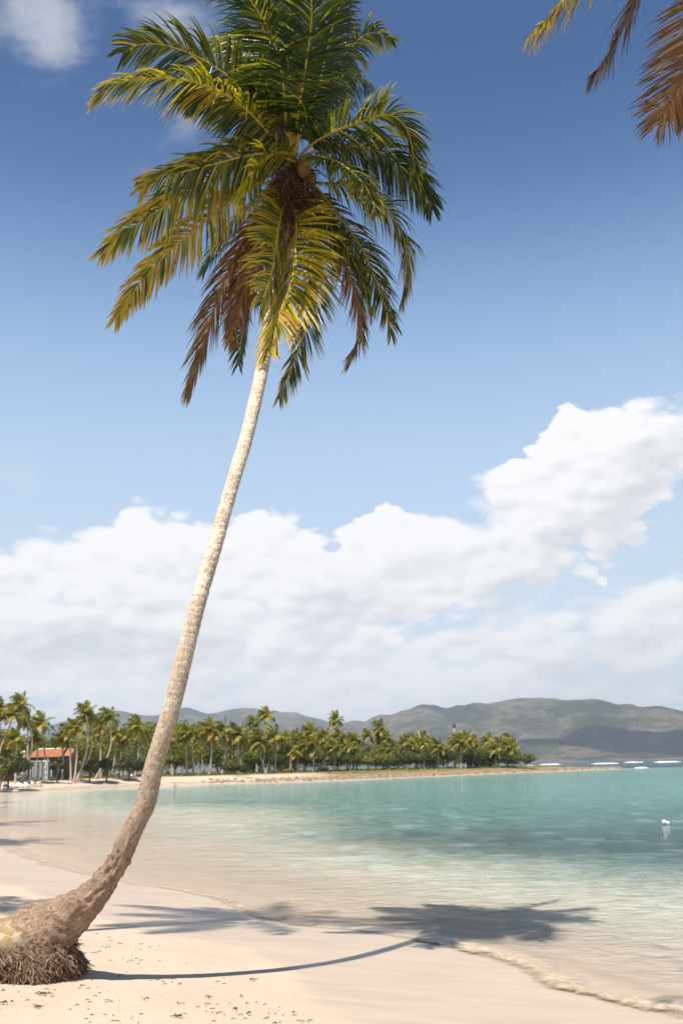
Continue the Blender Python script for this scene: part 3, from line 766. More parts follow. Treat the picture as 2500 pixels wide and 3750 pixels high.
def px_frond(pts, depth, L=3.7, **kw):
    """a frond laid out through picture points (1568-wide scale) and pushed `depth` (-1 towards the camera .. 1 away) off the crown's distance"""
    pts = [(x*D_, y*D_) for x, y in pts]
    t0 = 18.5; P0 = np.array([along(x, y, t0) for x, y in pts]); pl = np.linalg.norm(np.diff(P0, axis=0), axis=1).sum()
    off = depth*max(.5, math.sqrt(max(.3, L*L - min(pl, L)**2))); off = max(-3.4, min(2.6, off))
    n = len(pts); s = np.r_[0, np.cumsum(np.linalg.norm(np.diff(P0, axis=0), axis=1))]; s /= s[-1]
    P = np.array([along(x, y, t0 + off*(s_**.85)) for (x, y), s_ in zip(pts, s)])
    st = CROWN + (P[0]-CROWN)*.35
    return spline(np.vstack([st, P]), 60)
FR = [ # points, depth, keywords
 ([(632, 325), (560, 245), (470, 195), (360, 178), (268, 192), (222, 225)], -.7, dict(tint=.42, tipt=.85, droop=1.5, Lmax=.85)),
 ([(640, 318), (585, 235), (505, 160), (410, 112), (330, 100), (285, 120)], .3, dict(tint=.22, tipt=.4, droop=.9, Lmax=.9)),
 ([(648, 310), (605, 220), (570, 150), (520, 105), (468, 100)], .8, dict(tint=.36, tipt=.6, droop=.7, Lmax=.8)),
 ([(658, 292), (654, 235), (647, 162), (630, 95), (604, 43), (560, -15), (500, -30)], -.7, dict(tint=.24, tipt=.4, droop=1.0, Lmax=.95)),
 ([(680, 292), (690, 232), (706, 124), (715, 43), (712, -30), (690, -90)], -.7, dict(tint=.10, tipt=.25, droop=.55, Lmax=1.0)),
 ([(668, 300), (672, 200), (675, 110), (665, 20), (640, -50)], .5, dict(tint=.12, tipt=.3, droop=.6, Lmax=.9)),
 ([(690, 300), (735, 225), (775, 150), (812, 103), (850, 75), (900, 88)], .5, dict(tint=.30, tipt=.6, droop=1.3, Lmax=.62)),
 ([(690, 300), (728, 210), (750, 120), (770, 40), (800, -20)], .2, dict(tint=.1, tipt=.25, droop=.7, Lmax=.75)),
 ([(700, 345), (755, 308), (825, 281), (890, 262), (930, 290), (948, 350), (950, 410)], -.25, dict(tint=.26, tipt=.65, droop=1.0, Lmax=.85, wind=-.2)),
 ([(712, 352), (790, 335), (865, 345), (925, 385), (965, 430), (992, 478)], .3, dict(tint=.12, tipt=.3, droop=1.7, Lmax=.85, wind=.0)),
 ([(728, 420), (790, 425), (852, 448), (900, 492), (930, 560), (932, 630), (922, 690)], -.3, dict(tint=.38, tipt=.7, droop=1.5, Lmax=.85, wind=.4)),
 ([(725, 430), (775, 490), (825, 560), (862, 640), (890, 720), (897, 765)], .3, dict(tint=.26, tipt=.5, droop=1.0, Lmax=.75)),
 ([(690, 380), (640, 357), (580, 355), (510, 372), (430, 392), (350, 410), (325, 432)], -.3, dict(tint=.34, tipt=.6, droop=1.4, Lmax=.75)),
 ([(690, 390), (610, 366), (540, 372), (458, 425), (350, 492), (285, 535), (236, 578)], -.6, dict(tint=.45, tipt=.8, droop=1.6, Lmax=.85)),
 ([(665, 415), (600, 420), (533, 459), (458, 519), (393, 573), (323, 648), (266, 735)], -.45, dict(tint=.50, tipt=.88, droop=1.3, Lmax=.7)),
 ([(677, 432), (681, 530), (671, 638), (645, 713), (616, 795)], -1., dict(L=4.6, tint=.54, tipt=.75, droop=.5, Lmax=1.15, width=.05, n_leaf=120)),
 ([(690, 430), (722, 520), (728, 620), (712, 720), (680, 820), (642, 912)], .8, dict(tint=.22, tipt=.8, droop=.4, Lmax=.75, wind=.2)),
 ([(640, 430), (598, 520), (575, 620), (560, 720), (548, 838)], .7, dict(tint=.18, tipt=.4, droop=.4, Lmax=.75)),
 ([(660, 430), (640, 520), (625, 620), (600, 700)], -1., dict(L=4.2, tint=.44, tipt=.8, droop=.5, Lmax=.9)),
 ([(700, 425), (720, 500), (728, 590), (715, 680), (705, 740)], -.5, dict(tint=.42, tipt=.85, droop=.6, Lmax=.6)),
 ([(672, 360), (640, 350), (600, 372), (575, 410), (560, 460)], -.9, dict(L=3.0, tint=.4, tipt=.6, droop=1.3, Lmax=.8)),
 ([(668, 320), (610, 262), (548, 225), (480, 210), (430, 225)], -.1, dict(tint=.2, tipt=.3, droop=1.4, Lmax=.85)),
 ([(705, 365), (745, 362), (795, 385), (840, 430), (865, 490)], -.7, dict(L=3.4, tint=.34, tipt=.6, droop=1.3, Lmax=.65)),
 ([(715, 430), (745, 500), (790, 560), (830, 640), (850, 720)], -.6, dict(L=3.6, tint=.3, tipt=.55, droop=1.0, Lmax=.65)),
 ([(665, 300), (640, 210), (600, 140), (560, 100), (500, 85)], .6, dict(tint=.3, tipt=.45, droop=.9, Lmax=.85)),
 ([(690, 300), (715, 240), (760, 190), (810, 170), (850, 190)], .7, dict(tint=.15, tipt=.3, droop=1.2, Lmax=.8)),
 ([(670, 300), (640, 190), (610, 90), (590, 0), (560, -60)], .3, dict(tint=.12, tipt=.25, droop=.7, Lmax=.9)),
 ([(655, 420), (610, 440), (560, 490), (510, 550), (470, 620)], .5, dict(tint=.15, tipt=.3, droop=1.2, Lmax=.75)),
]
DEAD = [
 ([(640, 430), (585, 505), (535, 600), (498, 690), (465, 800), (434, 902)], -.3, dict(tint=.90, tipt=.99, droop=1.4, Lmax=.78, ragged=.5, closed=.35, width=.028)),
 ([(655, 440), (615, 520), (580, 610), (555, 690), (530, 780)], .1, dict(tint=.88, tipt=.95, droop=1.5, Lmax=.7, ragged=.5, closed=.3, width=.026)),
 ([(730, 440), (758, 520), (790, 598), (818, 681), (827, 762), (797, 835)], -.2, dict(tint=.91, tipt=1., droop=1.0, Lmax=.62, ragged=.6, closed=.25, wind=1.1, width=.024)),
 ([(665, 440), (660, 520), (650, 600), (630, 690)], .5, dict(tint=.87, tipt=.9, droop=1.2, Lmax=.7, ragged=.4, closed=.3)),
]
for i, (p, d, kw) in enumerate(FR):
    kw = dict(dict(n_leaf=105, width=.038, seed=50+i), **kw); kw['Lmax'] *= 1.08; LL = kw.pop('L', 3.7)
    make_frond('frond', palm, px_frond(p, d, LL), M_frond, M_midrib, .036, base_pt, **kw)
for i, (p, d, kw) in enumerate(DEAD):
    kw = dict(dict(n_leaf=125, seed=90+i), **kw); kw['Lmax'] *= 1.25; kw['ragged'] *= .6; kw['width'] = .036; kw['closed'] *= .6
    make_frond('frond', palm, px_frond(p, d), M_frond, M_midrib_brown, .032, base_pt, label='dead brown frond hanging beside the trunk', **kw)

def crown_heart():
    r = random.Random(5); b = MB(); c = Vector(rel(CROWN)); ax = Vector(TRK[-3]-TRK[-1]).normalized()
    for s in range(1000):
        g = r.uniform(0, 2*PI); q = r.random(); p = c + ax*(q*1.5-.25) + Vector((math.cos(g), math.sin(g), r.gauss(0, .5)))*r.uniform(.08, .30)
        d = Vector((math.cos(g), math.sin(g), r.uniform(-1.2, .5))).normalized(); pts = [p]; L = r.uniform(.15, .6)
        for j in range(4):
            d = (d + Vector((r.gauss(0, .3), r.gauss(0, .3), -.3))).normalized(); pts.append(pts[-1] + d*L/4)
        w = r.uniform(.004, .011); b.tube(pts, [w, w, w, w*.7, w*.4], 4, r.random(), cap=False)
    o = b.build('husk_fibre', M_fibrestrand, palm); o['kind'] = 'stuff'
    b = MB(); b.tube([c + ax*1.1, c + ax*.6, c + ax*.1, c - ax*.35], [.15, .2, .22, .08], 14); b.build('leaf_sheath', M_fibre, palm)
    for (x, y, dd, s) in [(698*D_, 388*D_, -.25, .12), (712*D_, 408*D_, 0, .11)]:
        b = MB(); b.ball((0, 0, 0), (s, s, s*1.18), 16, 12, jit=.12, seed=x); b.build('coconut', M_husk, palm, loc=rel(along(x, y, 18.25+dd)))
    P = [along(x*D_, y*D_, 18.1) for x, y in [(652, 335), (646, 315), (640, 296), (636, 274)]]
    b = MB(); b.tube(rel(P), [.03, .075, .07, .006], 8); b.build('spathe', M_spathe, palm)
M_fibrestrand = leaf_material('husk_fibre', [(0., (.03, .017, .010)), (.5, (.11, .058, .03)), (1., (.32, .18, .08))], .8, 0., .2)
crown_heart()

# ------------------------------------------------------------------ the palm at the upper right, and palms left of the picture (they throw the shadows)
def near_palm(label, basexy, crown, height_frac=.9, fronds=(), n_auto=14, L=3.4, seed=1, r_base=.17, mat=M_frond):
    b0 = np.array([basexy[0], basexy[1], gz(*basexy)]); o = empty('coconut_palm', b0, label, 'palm tree')
    crown = np.array(crown); mid = (b0+crown)/2 + np.array([(b0[0]-crown[0])*.18, (b0[1]-crown[1])*.18, 0])
    P = resample(spline([b0-(0, 0, .2), mid, crown], 40), 60)-b0
    b = MB(); b.tube(P, [r_base*(1.5-.6*min(1, i/8)) - .05*i/60 + .004*(i % 2) for i in range(60)], 14); b.build('trunk', M_farbark, o)
    r = random.Random(seed)
    for f, dead, kw in fronds:
        make_frond('frond', o, f, mat, M_midrib_brown if dead else M_midrib, .034, b0, **kw)
    for i in range(n_auto):
        phi = 2.4*i + r.uniform(-.2, .2); e0 = math.radians(r.choice([70, 55, 35, 20, 5, -10]) + r.uniform(-8, 8))
        P = frond_path(crown, phi, e0, L*r.uniform(.85, 1.05), 1.5)
        if dead_clear(P): continue
        make_frond('frond', o, P, mat, M_midrib, .034, b0, n_leaf=60, Lmax=.85, width=.04, droop=1.2, tint=.3, tipt=.5, seed=seed*31+i, seg=3, fold=False)
    b = MB(); b.ball((0, 0, 0), (.28, .28, .4), 12, 8, jit=.4); b.build('leaf_sheath', M_fibre, o, loc=crown-b0)
    return o
def in_frame(p):
    q = np.asarray(p)-CAM; z = q@fw
    if z < .2: return False
    x = W/2 + F*(q@cr)/z; y = H/2 - F*(q@cu)/z
    return -60 < x < W+60 and -60 < y < H+60
def dead_clear(P):
    return any(in_frame(p) for p in P)
def frond_path(c, phi, e0, L, curve, n=14, wind=.25):
    d = np.array([math.cos(phi)*math.cos(e0), math.sin(phi)*math.cos(e0), math.sin(e0)]); p = np.array(c, float); out = [p.copy()]
    for i in range(n):
        d = d + np.array([WIND[0]*wind*.4, 0, -curve/n*(.4+1.2*i/n)]); d /= np.linalg.norm(d); p = p + d*L/n; out.append(p.copy())
    return np.array(out)
def rp(pts, t0, t1):
    pts = [(x*D_, y*D_) for x, y in pts]; n = len(pts)
    return spline([along(x, y, t0+(t1-t0)*i/(n-1)) for i, (x, y) in enumerate(pts)], 50)
CR = along(1610*D_, -150*D_, 12.5)
near_palm('coconut palm beyond the right edge whose frond tips hang into the upper right corner', (7.0, 3.0), CR, fronds=[
    (rp([(1590, -150), (1480, -150), (1390, -90), (1320, -25), (1262, 40), (1222, 78)], 12.3, 10.8), 0, dict(n_leaf=90, Lmax=.62, width=.03, droop=1.3, tint=.5, tipt=.85, seed=201, wind=-.1)),
    (rp([(1600, -150), (1540, -110), (1480, -40), (1435, 50), (1400, 120), (1362, 180)], 12.3, 11.2), 1, dict(n_leaf=120, Lmax=.62, width=.022, droop=1.3, tint=.90, tipt=.92, seed=202, ragged=.25, closed=.15, wind=-.1)),
    (rp([(1620, -140), (1625, -40), (1605, 80), (1560, 190), (1510, 285)], 12.4, 11.4), 1, dict(n_leaf=110, Lmax=.7, width=.02, droop=.25, tint=.89, tipt=.93, seed=203, ragged=.25, closed=.0)),
    (rp([(1630, -140), (1650, -20), (1640, 100), (1600, 200), (1560, 260)], 12.5, 12.2), 1, dict(n_leaf=110, Lmax=.7, width=.02, droop=.3, tint=.895, tipt=.90, seed=204, ragged=.3, closed=.1)),
    ], n_auto=26, seed=4)
near_palm('tall coconut palm left of the view that shades the sand behind the leaning trunk', (-10.5, 9.5), (-7.4, 12.2, 20.5), n_auto=10, L=3.1, seed=9)
near_palm('coconut palm left of the view whose shadow lies by the left edge of the sand', (-13.5, 15.), (-11.9, 14.5, 15.5), n_auto=14, L=3.0, seed=12)
near_palm('coconut palm on the left beach whose shadow crosses the shallows', (-25, 40), (-18.9, 41, 14.5), n_auto=14, L=3.4, seed=15)
near_palm('further coconut palm on the left beach that shades the shallows', (-33, 61), (-24.9, 59, 14.5), n_auto=14, L=3.4, seed=17)
near_palm('farthest coconut palm on the left beach beside the bay', (-52, 108), (-40, 104, 14.5), n_auto=12, L=3.4, seed=19)

# ------------------------------------------------------------------ the grove
FARF = []          # crown variants: lists of frond meshes
def far_frond(phi, e0, L, seed, tint, curve=1.5):
    P = frond_path((0, 0, 0), phi, e0, L, curve, 12, wind=.55)
    V, F, A, P = frond_geo(P, n_leaf=26, Lmax=1.0, width=.19, droop=.9, tint=tint, tipt=tint+.15, seg=2, fold=False, seed=seed, wind=.8, start=.1)
    b = MB(); b.add(V, F); b.A = list(A); n0 = len(b.V); b.tube(resample(P, 6), [.05, .045, .035, .03, .02, .01], 3, .62, cap=False)
    me = bpy.data.meshes.new('far_frond'); me.from_pydata(b.V, [], b.F); me.update()
    me.polygons.foreach_set('use_smooth', [True]*len(me.polygons))
    at = me.attributes.new('tint', 'FLOAT', 'POINT'); at.data.foreach_set('value', np.array(b.A, dtype=np.float32))
    me.materials.append(M_farfrond); return me
for v in range(7):
    r = random.Random(300+v); fr = []
    n = 23
    for i in range(n):
        q = i/(n-1); phi = 2.399*i + r.uniform(-.25, .25)
        e0 = math.radians(82 - 105*q + r.uniform(-8, 8)); tint = .32 + .22*r.random() + (.35 if q > .8 and r.random() < .6 else 0)
        fr.append(far_frond(phi, e0, 3.0*r.uniform(.85, 1.1), 500+v*20+i, tint, 1.3+.5*r.random()))
    FARF.append(fr)
sheath = MB(); sheath.ball((0, 0, -.1), (.3, .3, .5), 8, 6, jit=.4); SH_ME = sheath.build('crown_heart', M_fibre); SH_MESH = SH_ME.data; bpy.data.objects.remove(SH_ME)
SHX = [0, 207, 400, 640, 957, 1435, 1754, 1961]; SHY = [166, 178, 200, 217, 236, 275, 305, 318]
def front(x): return float(np.interp(x, SHX, SHY))
GCOUNT = [0]
def far_palm(label, cx, cy, bx, rpx, back=14., bow=0., var=None, group='coconut palms of the grove across the water', w=1.0):
    Y = front(cx) + back; k = GCOUNT[0]; GCOUNT[0] += 1
    top = at_y(cx, cy, Y); bp = at_y(bx, 2830, Y); bp[2] = gz(bp[0], bp[1])
    o = empty('palm_tree', bp, label, 'palm tree', group)
    L = top-bp; mid = bp + L*.5 + np.array([bow, 0, 0])
    P = resample(spline([(0, 0, -.4), mid-bp, L], 16), 14)
    b = MB(); b.tube(P, [(.24 - .12*i/13 + (.10 if i < 2 else 0))*w for i in range(14)], 8); b.build('trunk', M_farbark, o)
    if rpx:
        R = rpx/F*Y/2.3; v = FARF[(k if var is None else var) % len(FARF)]; r = random.Random(k); rz = r.uniform(-.5, .5)
        for me in v:
            f = bpy.data.objects.new('frond', me); COL.objects.link(f); f.parent = o; f.location = tuple(L)
            f.scale = (R, R, R*r.uniform(.92, 1.08)); f.rotation_euler = (0, 0, rz)
        s = bpy.data.objects.new('crown_heart', SH_MESH); COL.objects.link(s); s.parent = o; s.location = tuple(L); s.scale = (R,)*3
    return o
GP = [ # label, crown x, crown y, base x, crown radius px, metres behind the shore, bow
 ('tallest palm of the left group, its trunk bowed to the right', 79, 2580, 80, 44, 14, 2.0),
 ('palm cut by the left edge of the picture with a full crown', 2, 2606, -4, 46, 18, 0),
 ('palm near the left edge whose trunk slants down to the left', 51, 2622, -22, 42, 14, -.5),
 ('palm just right of the tallest left palm, in front of the orange roof', 101, 2640, 95, 42, 20, .3),
 ('palm above the middle of the orange roof with a dense crown', 154, 2650, 165, 42, 22, .3),
 ('low palm in front of the orange roof', 140, 2708, 137, 34, 14, 0),
 ('low bushy palm left of the white pergola', 62, 2708, 60, 42, 12, 0),
 ('short palm at the right end of the orange roof with hanging yellow fronds', 228, 2711, 228, 36, 20, .2),
 ('palm with a straight trunk right of the second roof', 256, 2680, 263, 36, 16, 0),
 ('palm with a straight trunk close left of the two leaning palms', 281, 2668, 274, 36, 10, .3),
 ('taller of the two palms that lean away from one another out of one foot', 319, 2613, 281, 44, 8, 1.1),
 ('lower of the two palms that grow from one foot, a dark crown', 332, 2632, 290, 38, 8, 1.3),
 ('windswept palm left of the big trunk, its trunk bent over a sea grape bush', 400, 2628, 348, 42, 10, 1.8),
 ('palm with a full crown close to the left side of the big leaning trunk', 504, 2664, 495, 46, 22, .6),
 ('small palm below the windswept one', 420, 2688, 408, 34, 26, .5),
 ('slim palm with a pale trunk between the windswept one and the big trunk', 463, 2690, 462, 30, 30, 0),
 ('palm with an upright pale trunk right of the two leaning ones', 368, 2662, 371, 32, 20, 0),
 ('short palm half hidden behind the round bushes', 442, 2704, 447, 28, 34, 0),
 ('palm first to the right of the big trunk, its crown low and thin', 622, 2704, 634, 34, 24, 0),
 ('double palm right of the big trunk, the left trunk', 690, 2690, 687, 44, 12, -.4),
 ('double palm right of the big trunk, the right trunk spreading outwards', 697, 2700, 708, 34, 13, .3),
 ('palm with a slightly bowed pale trunk at the end of the small sand beach', 769, 2676, 766, 44, 10, .5),
 ('dark crowned palm next to the bowed one', 814, 2678, 812, 42, 18, .8),
 ('palm with orange hanging fronds behind the low shrub', 872, 2694, 878, 46, 16, -.3),
 ('broad palm in the middle of the grove with a trunk leaning to the left', 953, 2714, 976, 48, 12, -.6),
 ('dark tall palm whose crown stands against the grey ridge', 975, 2622, 986, 34, 34, .4),
 ('palm left of the tall dark one, crown against the ridge', 930, 2652, 942, 34, 30, 0),
 ('palm right of the broad middle one with an upright trunk and golden fronds', 1008, 2702, 1003, 46, 12, .3),
 ('small palm with a trunk crossing behind the broad middle one', 970, 2730, 956, 28, 16, .2),
 ('low golden palm in the middle of the point', 1066, 2752, 1074, 38, 12, -.3),
 ('palm behind the low golden one with a pale trunk', 1088, 2728, 1091, 38, 20, 0),
 ('golden palm with a short straight trunk near the middle of the point', 1147, 2735, 1149, 46, 12, 0),
 ('palm rising behind the short golden one', 1139, 2684, 1150, 38, 26, .2),
 ('palm with a slanting trunk and dark fringe left of the bushes', 1225, 2742, 1218, 42, 12, .4),
 ('highest palm of the point on a thin trunk against the sky', 1232, 2636, 1236, 30, 34, -.2),
 ('palm just under the highest thin one', 1194, 2702, 1200, 34, 30, 0),
 ('windblown thin palm above the right part of the grove against the mountain', 1394, 2668, 1402, 32, 34, .4),
 ('palm left of the windblown thin one with drooping brown fronds', 1348, 2698, 1352, 28, 30, 0),
 ('small green palm between two reddish ones', 1302, 2712, 1305, 26, 26, 0),
 ('reddish dying palm in the right half of the grove', 1276, 2736, 1281, 26, 18, 0),
 ('low palm among the bushes below the windblown one', 1419, 2748, 1424, 32, 20, 0),
 ('round crowned palm left of the bare slanting snag', 1481, 2726, 1486, 33, 18, 0),
 ('smaller palm between the round crowned one and the snag', 1516, 2734, 1520, 26, 22, 0),
 ('thin palm with a pale trunk right beside the snag', 1547, 2722, 1557, 25, 12, -.3),
 ('palm with yellow hanging fronds right of the snag', 1603, 2738, 1603, 34, 12, 0),
 ('large palm with a clear pale trunk near the right end of the grove', 1687, 2722, 1687, 40, 10, 0),
 ('palm close behind the large one near the right end', 1707, 2706, 1706, 34, 20, 0),
 ('small palm right of the pair near the right end', 1741, 2730, 1746, 24, 24, 0),
 ('second last palm of the point with golden lower fronds', 1815, 2745, 1814, 36, 10, 0),
 ('last palm of the point beside the end bush', 1863, 2742, 1852, 36, 12, .5),
]
for lab, cx, cy, bx, rr, bk, bow in GP: far_palm(lab, cx, cy, bx, rr, bk, bow)
# bare snags
def snag(label, tx, ty, bx, by, back, ball=False):
    Y = front(bx)+back; top = at_y(tx, ty, Y); bp = at_y(bx, by, Y); bp[2] = gz(bp[0], bp[1])
    o = empty('dead_palm', bp, label, 'dead palm', 'bare dead palms in the grove'); L = top-bp
    b = MB(); b.tube([(0, 0, -.3), L*.5, L], [.26, .2, .1], 8); b.build('trunk', M_farbark, o)
    if ball: b = MB(); b.ball(tuple(L), (.45, .45, .7), 8, 6, jit=.5); b.build('dead_crown', M_fibre, o)
snag('bare slanting snag without crown standing above the bushes', 1531, 2673, 1557, 2818, 11)
snag('bare pole of a dead palm ending in a brown tuft', 1662, 2656, 1664, 2815, 16, True)
snag('thin dead pole below the windblown palm', 1414, 2686, 1418, 2815, 26, True)
snag('thick broken trunk without crown left of the palm with orange fronds', 830, 2746, 832, 2830, 20)
snag('thin dead palm with a reddish stub left of the golden palms', 1076, 2680, 1080, 2830, 34, True)

# back rows: too many and too alike to tell apart
r = random.Random(21)
for i in range(84):
    x = r.uniform(-150, 1880); x = x if i > 14 else r.uniform(-150, 380)
    if 60 < x < 290: continue
    hpx = 122 - 34*smooth(500, 1900, x) + r.uniform(-22, 12)
    back = r.uniform(26, 40) if x > 1000 else r.uniform(34, 90)
    hpx *= front(x)/(front(x)+back)*1.12
    far_palm('pale trunked palm in the crowded back rows of the grove', x + r.uniform(-8, 8), 2812-hpx, x, 34*r.uniform(.8, 1.05), back, r.uniform(-.6, .6),
             group='palms of the back rows')
# and their leafless-looking trunks near the ground
# ------------------------------------------------------------------ broadleaved trees and bushes
def leaf_cloud(clumps, n, size, seed, tint0=.35):
    r = np.random.default_rng(seed); C = np.array([c[:3] for c in clumps], float); Rr = np.array([c[3:6] for c in clumps], float)
    vol = Rr.prod(1)**.67; idx = r.choice(len(clumps), n, p=vol/vol.sum())
    d = r.normal(size=(n, 3)); d /= np.linalg.norm(d, axis=1)[:, None]; rad = r.random(n)**.28
    fz = np.array([mnoise.noise(Vector(tuple(x*2.2 + 3*i_))) for x, i_ in zip(d, idx)]) if n < 9000 else r.normal(0, .2, n)
    P = C[idx] + d*Rr[idx]*(rad*(1+.35*fz))[:, None]
    a = r.normal(size=(n, 3)); a[:, 2] *= .6; a /= np.linalg.norm(a, axis=1)[:, None]
    nn = d + r.normal(0, .6, (n, 3)); u = np.cross(nn, a); u /= np.linalg.norm(u, axis=1)[:, None]; w = np.cross(u, nn); w /= np.linalg.norm(w, axis=1)[:, None]
    s = size*r.uniform(.6, 1.3, n)[:, None]
    V = np.stack([P-u*s*.5-w*s*.1, P-w*s*.42+u*s*.05, P+u*s*.55, P+w*s*.42], 1).reshape(-1, 3)
    Fq = np.arange(n*4).reshape(n, 4)
    ct = r.normal(0, .12, len(clumps)); A = np.repeat(np.clip(tint0 + ct[idx] + r.normal(0, .12, n), 0, 1), 4)
    return V, Fq, A
def tree(name, label, cat, x, ytop, ybase, wpx, back, seed, group=None, mat=None, n=None, tint=.38, flat=.8, stem=True):
    Y = front(x)+back; top = at_y(x, ytop, Y); bp = at_y(x, ybase, Y); bp[2] = gz(bp[0], bp[1])
    Hh = top[2]-bp[2]; Wd = wpx/F*Y; r = random.Random(seed)
    o = empty(name, bp, label, cat, group)
    clumps = []; k = r.randint(7, 11)
    lo = .42*Hh if Hh > 4 else .28*Hh
    for i in range(k):
        a = r.uniform(0, 2*PI); q = r.random()**.5; cx, cy = math.cos(a)*q*Wd*.34, math.sin(a)*q*Wd*.25
        cz = lo + (Hh-lo)*(.25 + .5*r.random()*(1-.5*q)); rr = Wd*r.uniform(.14, .24)
        cz = min(cz, Hh-rr*.7*flat)
        clumps.append((cx, cy, cz, rr, rr, min(rr*flat, Hh*.33)))
    n = n or int(min(7000, 900 + 60*Wd*Wd))
    V, Fq, A = leaf_cloud(clumps, n, .36, seed, tint)
    mk('crown', V, Fq, mat or M_tree, o, False, {'tint': A})
    b = MB(); th = max(.07, Hh*.025); tp = Vector((r.uniform(-.3, .3), 0, lo*.9)); b.tube([(0, 0, -.3), tp*.5, tp], [th*1.5, th*1.1, th], 7)
    b.build('trunk', M_branch, o)
    b = MB()
    for c in clumps: b.tube([tp*.6, (tp + Vector(c[:3]))/2 + Vector((0, 0, -.1)), c[:3]], [th*.8, th*.5, th*.2], 5)
    b.build('limb', M_branch, o)
    return o
TREES = [
 ('round sea grape tree beside the sun loungers at the left edge', 35, 2752, 2842, 160, 5, .52, M_seagrape),
 ('low yellow green bush at the very left edge of the beach', 2, 2790, 2850, 50, 2, .72, M_seagrape),
 ('small dark bush between the pergola and the leaning pair', 212, 2770, 2832, 60, 14, .4, M_seagrape),
 ('sea grape bush right of the leaning pair', 330, 2778, 2842, 66, 8, .5, M_seagrape),
 ('dark round sea grape bush second from the big trunk', 392, 2766, 2850, 76, 7, .38, M_seagrape),
 ('wide dark sea grape bush closest to the left of the big trunk', 472, 2768, 2852, 110, 7, .36, M_seagrape),
 ('light green bush right of the big trunk behind the small beach', 640, 2755, 2835, 80, 14, .42, M_tree),
 ('low spreading grey green shrub at the end of the small sand beach', 862, 2788, 2846, 100, 4, .45, M_seagrape),
 ('green tree between the middle palms', 925, 2748, 2832, 110, 22, .48, M_tree),
 ('dark green bush behind the crossing trunks', 1020, 2758, 2832, 90, 22, .28, M_tree),
 ('low reddish shrub at the foot of the golden palms', 1052, 2815, 2838, 40, 5, .85, M_seagrape),
 ('light green tree behind the short golden palm', 1120, 2752, 2832, 90, 22, .48, M_tree),
 ('dark tree left of the reddish dying palm', 1240, 2758, 2835, 110, 18, .22, M_tree),
 ('low dark shrub under the slanting palm', 1180, 2808, 2840, 50, 5, .35, M_seagrape),
 ('grey green tree below the small green palm', 1305, 2752, 2832, 100, 14, .42, M_tree),
 ('brownish tree with rusty leaves in the right half of the grove', 1345, 2760, 2830, 50, 9, .95, M_tree),
 ('broad bright green tree under the windblown palm', 1412, 2762, 2832, 120, 10, .5, M_tree),
 ('tree between the bright green one and the snag', 1500, 2758, 2826, 110, 12, .36, M_tree),
 ('dark bush right of the snag', 1575, 2762, 2826, 80, 12, .34, M_tree),
 ('dark green tree left of the large pale trunked palm', 1640, 2740, 2824, 100, 12, .3, M_tree),
 ('broad green tree right of the large pale trunked palm', 1752, 2742, 2824, 130, 10, .42, M_tree),
 ('olive tree behind the second last palm', 1800, 2735, 2818, 110, 18, .38, M_tree),
 ('round bush at the foot of the last palm', 1862, 2762, 2820, 90, 8, .4, M_tree),
 ('thin feathery bush that ends the point on the right', 1925, 2758, 2816, 80, 6, .55, M_tree),
]
for i, (lab, x, yt, yb, wp, bk, tn, mt) in enumerate(TREES):
    sm = yb - yt < 45
    tree('shrub' if sm or 'bush' in lab or 'shrub' in lab else 'broadleaf_tree', lab, 'bush' if ('bush' in lab or 'shrub' in lab) else 'tree', x, yt, yb, wp, bk, 700+i, mat=mt, tint=tn)

def grove_mass():
    r = random.Random(77); clumps = []
    for i in range(400):
        x = r.uniform(-260, 1890); bk = (r.uniform(30, 70) if x < 1100 else r.uniform(20, 34)); Y = front(x)+bk
        top = np.interp(x, [0, 300, 430, 520, 640, 720, 850, 900, 1100, 1300, 1600, 1900], [2700, 2700, 2680, 2655, 2645, 2650, 2665, 2700, 2712, 2722, 2728, 2752])
        if 75 < x < 290 and bk < 46: continue
        yy = r.uniform(top+14, 2806 if x < 1100 else 2790); p = at_y(x, yy, Y); s = r.uniform(1.6, 3.0)*(1 if x < 1100 else .8)
        clumps.append((p[0], p[1], max(p[2], s*.9+1.2), s*1.2, s*1.2, s))
    V, Fq, A = leaf_cloud(clumps, 110000, .5, 5, .58)
    tag(mk('grove_foliage', V, Fq, M_tree, None, False, {'tint': A}), 'dense green foliage filling the back of the palm grove', 'foliage', kind='stuff')
grove_mass()

